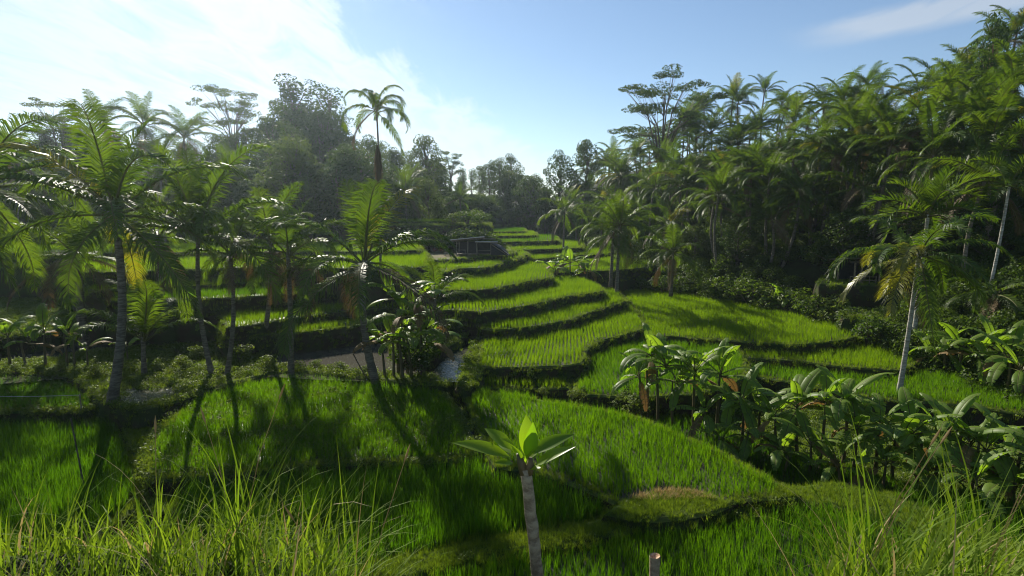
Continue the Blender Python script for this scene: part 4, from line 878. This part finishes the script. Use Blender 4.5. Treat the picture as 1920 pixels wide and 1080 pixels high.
def tarp_fn(b):
    pts_ = [(hx(921), -.1, hz(457)), (hx(938), -.3, hz(465)), (hx(955), -.2, hz(478.5)), (hx(921), -.1, hz(478.5)), (hx(921), 1.7, hz(454)), (hx(940), 1.6, hz(462)), (hx(954), 1.4, hz(477))]
    q = [b.vert(p) for p in pts_]; b.face((q[0], q[3], q[2], q[1])); b.face((q[0], q[1], q[5], q[4])); b.face((q[1], q[2], q[6], q[5])); b.face((q[4], q[5], q[6], q[3]))
part(hut, 'tarpaulin', M['tarp'], tarp_fn)
part(hut, 'pole', M['bamboo'], bar((hx(920), -.36, hz(457)), (hx(953), -.4, hz(479)), .03))
rb = at_h(821, 474, 4.05); rbush = thing('croton_bush', rb, 'small reddish-leaved bush left of the wooden shelter', 'shrub')
b = MB(); rr = random.Random(3)
for j in range(6): leaf_cloud(b, Vector((rr.uniform(-.5, .5), rr.uniform(-.3, .3), rr.uniform(.2, .55))), .26, 40, .05, rr, .8)
link('foliage', b.mesh('foliage', M['red_leaf']), rbush); part(rbush, 'stem', M['bark'], bar((0, 0, -.1), (.05, 0, .4), .03))
bs = thing('wooden_bench', at_h(840, 480, 4.05), 'low grey plank bench just left of the shelter', 'bench')
part(bs, 'seat', M['wood'], lambda b: b.box((0, 0, .38), (.75, .3, .05)))
for x in (-.3, .3): part(bs, 'leg', M['wood'], lambda b: b.box((x, 0, .17), (.06, .25, .36)))
# right shelter
rp0 = Vector(((1610 - CU) / F * (45 * CP + 5.3 * SP), 45, ZC - 5.3)); rs_ = F / 45.5
hut2 = thing('hillside_shelter', rp0, 'small dark shelter with railing on the right slope ledge', 'shelter')
def gx_(u): return (u - 1610) / rs_
def gz_(v): return (531 - v) / rs_
for u, v0, dy in ((1604, 491, .2), (1614, 490, 0), (1648, 490, 0), (1600, 490, 2.2), (1652, 490, 2.2)): part(hut2, 'post', M['bamboo'], bar((gx_(u), dy, -.1), (gx_(u), dy, gz_(v0)), .07))
part(hut2, 'roof', M['thatch'], lambda b: (b.box((gx_(1624), 1.1, gz_(488)), (3.9, 3.4, .10), Matrix.Rotation(R(-6), 3, 'X')), b.box((gx_(1594), -.62, gz_(490.5)), (1.0, .08, .10))))
part(hut2, 'back_wall', M['tarp'], lambda b: b.box((gx_(1628), 2.4, .85), (2.6, .06, 1.6)))
for v in (517.5, 524): part(hut2, 'rail', M['bamboo'], bar((gx_(1587), -.45, gz_(v)), (gx_(1636), -.45, gz_(v) - .05), .03))
for u in (1587, 1600, 1611, 1623, 1635): part(hut2, 'baluster', M['bamboo'], bar((gx_(u), -.45, -.05), (gx_(u), -.45, gz_(517)), .025))
for j in range(10): part(hut2, 'slat', M['bamboo'], bar((gx_(1581) + .02 * j, -1.12, -.1 - j * .15), (gx_(1632), -1.12, -.1 - j * .15 - random.uniform(-.03, .05)), .05, 5))
part(hut2, 'corner_pole', M['bamboo'], bar((gx_(1579), -1.2, -1.6), (gx_(1588), -1.05, .1), .05))
part(hut2, 'handrail', M['bamboo'], bar((gx_(1545), -.4, gz_(535)), (gx_(1585), -.5, gz_(536)), .035))

# ------------------------------------------------------------------ poles, wire, saplings
o = thing('leaning_stick', at_h(690, 712, 8.4), 'thin bare stick leaning beside the palm before the pond', 'stick'); part(o, 'shaft', M['bark'], bar((0, 0, -.1), (-.75, .1, 1.35), .03))
q0, q1 = at_h(-40, 765, 8.5), at_h(152, 763, 8.5)
o = thing('fence_wire', (q0.x, q0.y, q0.z), 'pale wire strung along the bund at the left edge', 'wire')
part(o, 'strand', M['wire'], lambda b: b.tube([Vector((0, 0, .55)), (q1 - q0) * .5 + Vector((0, 0, .50)), (q1 - q0) + Vector((0, 0, .55))], .014, 4))
for w in (Vector((0, 0, 0)), q1 - q0): part(o, 'stake', M['wood'], bar(w + Vector((0, 0, -.3)), w + Vector((0, 0, .6)), .03))
for (u, v, h, hh, lab) in ((982, 484, 5.25, 1.9, 'thin sapling on the edge of the far terrace'), (1177, 770, 9.4, 1.4, 'bare thin sapling left of the tallest bananas')):
    p = at_h(u, v, h); o = thing('sapling', p, lab, 'sapling'); rr = random.Random(u)
    part(o, 'stem', M['bark'], lambda b: [b.tube([(0, 0, -.1), (.04, 0, hh * .5), (.0, 0, hh)], [.03, .02, .008], 5)] + [b.tube([(.02, 0, hh * f), (rr.uniform(-.3, .3), rr.uniform(-.2, .2), hh * f + .35)], [.012, .005], 4) for f in (.4, .55, .7, .8)])
    part(o, 'foliage', M['shrub'], lambda b: [leaf_cloud(b, Vector((rr.uniform(-.25, .25), 0, hh * f)), .16, 14, .05, rr) for f in (.6, .75, .85, .95, 1.05)])
p = at_h(160, 920, 9.4); o = thing('bare_pole', p, 'thin upright pole in the dark left paddy', 'pole'); part(o, 'shaft', M['bark'], bar((0, 0, -.2), (-.25, 0, 2.6), .025))

# ------------------------------------------------------------------ foreground: young frangipani, stump, wild grass
def ovate(b, base, direction, up, L_, W, arch, fold, t=.5):
    d = Vector(direction).normalized(); side = d.cross(Vector(up)).normalized(); nrm = side.cross(d); n = 10; p = Vector(base); cur = []
    for i in range(n + 1):
        f = i / n; w = W / 2 * (math.sin(math.pi * max(.02, min(1, (f - .12) / .88)) ** .8) if f > .12 else .03)
        if i == n: w = .001
        cur.append((b.vert(p - side * w + nrm * fold * w, t), b.vert(p, t), b.vert(p + side * w + nrm * fold * w, t)))
        a = -arch / n; p = p + d * L_ / n; d = (d * math.cos(a) + nrm * math.sin(a)).normalized(); nrm = side.cross(d)
    for a, c in zip(cur[:-1], cur[1:]): b.face((a[0], a[1], c[1], c[0])); b.face((a[1], a[2], c[2], c[1]))
FY = 3.2
top = at_y(985, 878, FY); low = at_y(1012, 1110, FY + .05); g0 = Vector((low.x + .01, FY, tz(low.x, FY) - .1))
fr = thing('frangipani_sapling', (g0.x, g0.y, g0.z + .1), 'young bare-trunked tree with a tuft of big leaves, front centre', 'sapling')
org = Vector((g0.x, g0.y, g0.z + .1))
b = MB(); rr = random.Random(1); path, rad = [], []
for i in range(26):
    f = i / 25; p = g0.lerp(low, f / .55) if f < .55 else low.lerp(top, (f - .55) / .45); path.append(p - org + Vector((rr.uniform(-.003, .003), 0, 0))); rad.append((.046 - .013 * f) * (1 + rr.uniform(-.05, .07)))
b.tube(path, rad, 12); link('trunk', b.mesh('trunk', M['pale_bark'], True), fr)
cr = top - org
b = MB(); b.tube([cr + Vector((-.005, 0, -.03)), cr + Vector((-.03, 0, .05)), cr + Vector((-.045, 0, .09))], [.033, .022, .012], 8); link('shoot', b.mesh('shoot', M['stem'], True), fr)
b = MB(); b.tube([cr + Vector((.015, 0, -.03)), cr + Vector((.03, -.01, .03)), cr + Vector((.03, -.01, .07))], [.03, .022, .012], 8); link('shoot', b.mesh('shoot', M['stem'], True), fr)
px = FY / F
for (u0, v0, u1, v1, dy, W, arch, fold, mt) in [
    (968, 862, 850, 838, -.02, .105, .55, .25, 'plumeria'), (966, 850, 908, 806, .10, .10, .5, .3, 'plumeria'), (962, 856, 930, 828, .16, .06, .5, .2, 'plumeria'), (984, 862, 992, 782, .05, .125, .5, .35, 'plumeria'),
    (986, 866, 1002, 800, -.03, .105, .35, .4, 'plumeria'), (988, 858, 1078, 820, .05, .105, .6, .3, 'plumeria'), (996, 878, 1072, 842, -.10, .09, .35, .35, 'plumeria'), (978, 866, 955, 822, -.20, .11, .5, .35, 'plumeria'),
    (965, 870, 930, 870, -.06, .06, .5, .2, 'plumeria'), (986, 866, 1008, 838, .14, .085, .5, .3, 'plumeria'), (990, 880, 1012, 878, -.08, .05, .3, .2, 'plumeria'), (984, 862, 1004, 818, .08, .06, .3, .3, 'plumeria_dry'), (985, 870, 994, 845, -.10, .06, .5, .4, 'plumeria')]:
    p0, p1 = at_y(u0, v0, FY), at_y(u1, v1, FY + dy); d = p1 - p0; b = MB()
    up_ = Vector((0, -.5, 1)) if abs(d.normalized().z) < .85 else Vector((.3, -1, .2))
    ovate(b, p0 - org, d + UP * (arch * .45 * d.length if abs(d.normalized().z) < .85 else 0), up_, d.length * 1.06, W * .85, arch, fold, rr.random()); link('leaf', b.mesh('leaf', M[mt], True), fr)
sb_ = at_y(1228, 1042, 2.9); sg_ = Vector((sb_.x + .015, 2.95, tz(sb_.x, 2.95)))
st = thing('cut_branch', sg_, 'pale cut branch stub poking up at the bottom edge', 'stump'); e0 = sb_ - sg_
b = MB(); b.tube([Vector((0, 0, -.1)), e0 * .5, e0 * .9, e0], [.032, .028, .026, .029], 12, cap=False); link('branch', b.mesh('branch', M['pale_bark'], True), st)
b = MB(); c_ = b.vert(e0 + Vector((0, 0, -.022))); ring = [b.vert(e0 + Vector((.028 * math.cos(a), .028 * math.sin(a), .004 * math.cos(a)))) for a in np.linspace(0, 6.283, 13)[:-1]]
for i in range(12): b.face((ring[i], ring[(i + 1) % 12], c_))
link('cut_face', b.mesh('cut_face', M['cut']), st)
b = MB(); n_gr = 0; rg = random.Random(21)
while n_gr < 5400:
    y = rg.uniform(1.9, 4.2); u = rg.uniform(-120, 2040); x = (u - CU) / F * y
    dens = np.interp(u, [-150, 0, 300, 620, 720, 800, 1100, 1250, 1500, 1640, 1920, 2100], [1, 1, 1, .9, .35, .03, .03, .10, .22, .8, 1, 1])
    if rg.random() > dens: n_gr += 0; continue
    n_gr += 1; z = tz(x, y); t_ = rg.random(); tall = rg.random() ** 2.2
    kx = np.interp(u, [0, 350, 620, 760, 1200, 1550, 1700, 1920], [.62, .9, 1.0, .7, .6, .7, 1.0, .95])
    blade(b, (x, y, z - .03), (.22 + .72 * tall) * kx * (1 + .35 * float(wob(x, y, 3.1, 4))), rg.uniform(.05, .7), rg.gauss(.3, 1.7), rg.uniform(.008, .018), 6, rg.uniform(.3, 1.8), 1 if rg.random() < .06 else 0, t_)
tag(link('wild_grass', b.mesh('wild_grass', [M['wildgrass'], M['straw']])), 'tangled wild grass on the near bank along the bottom edge', 'grass', kind='stuff')
for k, (u, y, n_, hh, lean, lab) in enumerate([(640, 3.2, 26, 1.05, .5, 'tall fan of reedy grass left of the young tree'), (410, 3.4, 20, .95, .5, 'tall grass clump at the bottom, left of the reedy fan'), (1665, 3.0, 24, 1.0, .8, 'tall wispy grass clump at the lower right'), (1890, 2.9, 20, 1.05, .5, 'tall grass clump in the bottom right corner'), (1480, 2.7, 14, .75, .6, 'sparse grass clump right of the cut branch'), (1345, 2.7, 8, .62, .25, 'few upright blades beside the cut branch'), (1090, 2.5, 8, .45, .5, 'small low grass clump right of the young trunk'), (250, 3.3, 12, .7, .6, 'short grass clump at the lower left')]):
    x = (u - CU) / F * y; z = tz(x, y); o = thing('grass_clump', (x, y, z), lab, 'grass clump'); rr = random.Random(80 + k); b = MB()
    for j in range(n_): blade(b, (rr.uniform(-.06, .06), rr.uniform(-.06, .06), -.03), hh * rr.uniform(.55, 1.1) + .15, rr.uniform(.03, lean), rr.uniform(0, 6.283), rr.uniform(.009, .016), 8, rr.uniform(.3, 1.5), 1 if rr.random() < .08 else 0, rr.random())
    link('blades', b.mesh('blades', [M['wildgrass'], M['straw']]), o)
    b = MB()
    for j in range(2 if k < 5 else 1):
        az, ln = rr.uniform(0, 6.28), hh * rr.uniform(.8, 1.15); tip = Vector((.35 * math.cos(az), .2 * math.sin(az), ln)); m_ = tip * .55 + Vector((0, 0, .1))
        b.tube([(0, 0, 0), m_, tip], [.003, .0025, .002], 4); dd = (tip - m_).normalized(); b.tube([tip, tip + dd * .03, tip + dd * .07, tip + dd * .11], [.003, .0075, .006, .001], 5)
    link('seed_head', b.mesh('seed_head', M['straw']), o)

# ------------------------------------------------------------------ haze
b = MB(); x0, x1, y0, y1, z0, z1 = -205, 205, -45, 245, -4.5, 46.0
b.box(((x0 + x1) / 2, (y0 + y1) / 2, (z0 + z1) / 2), (x1 - x0, y1 - y0, z1 - z0))
hm, ht = new_mat('haze'); pv = N(ht, 'ShaderNodeVolumePrincipled', inp={'Color': (0.72, 0.88, 1.0, 1), 'Density': 0.00030, 'Anisotropy': 0.7}); ho = N(ht, 'ShaderNodeOutputMaterial'); ht.links.new(pv.outputs[0], ho.inputs['Volume'])
tag(link('haze', b.mesh('haze', hm)), 'pale morning haze filling the valley', 'haze', kind='stuff')
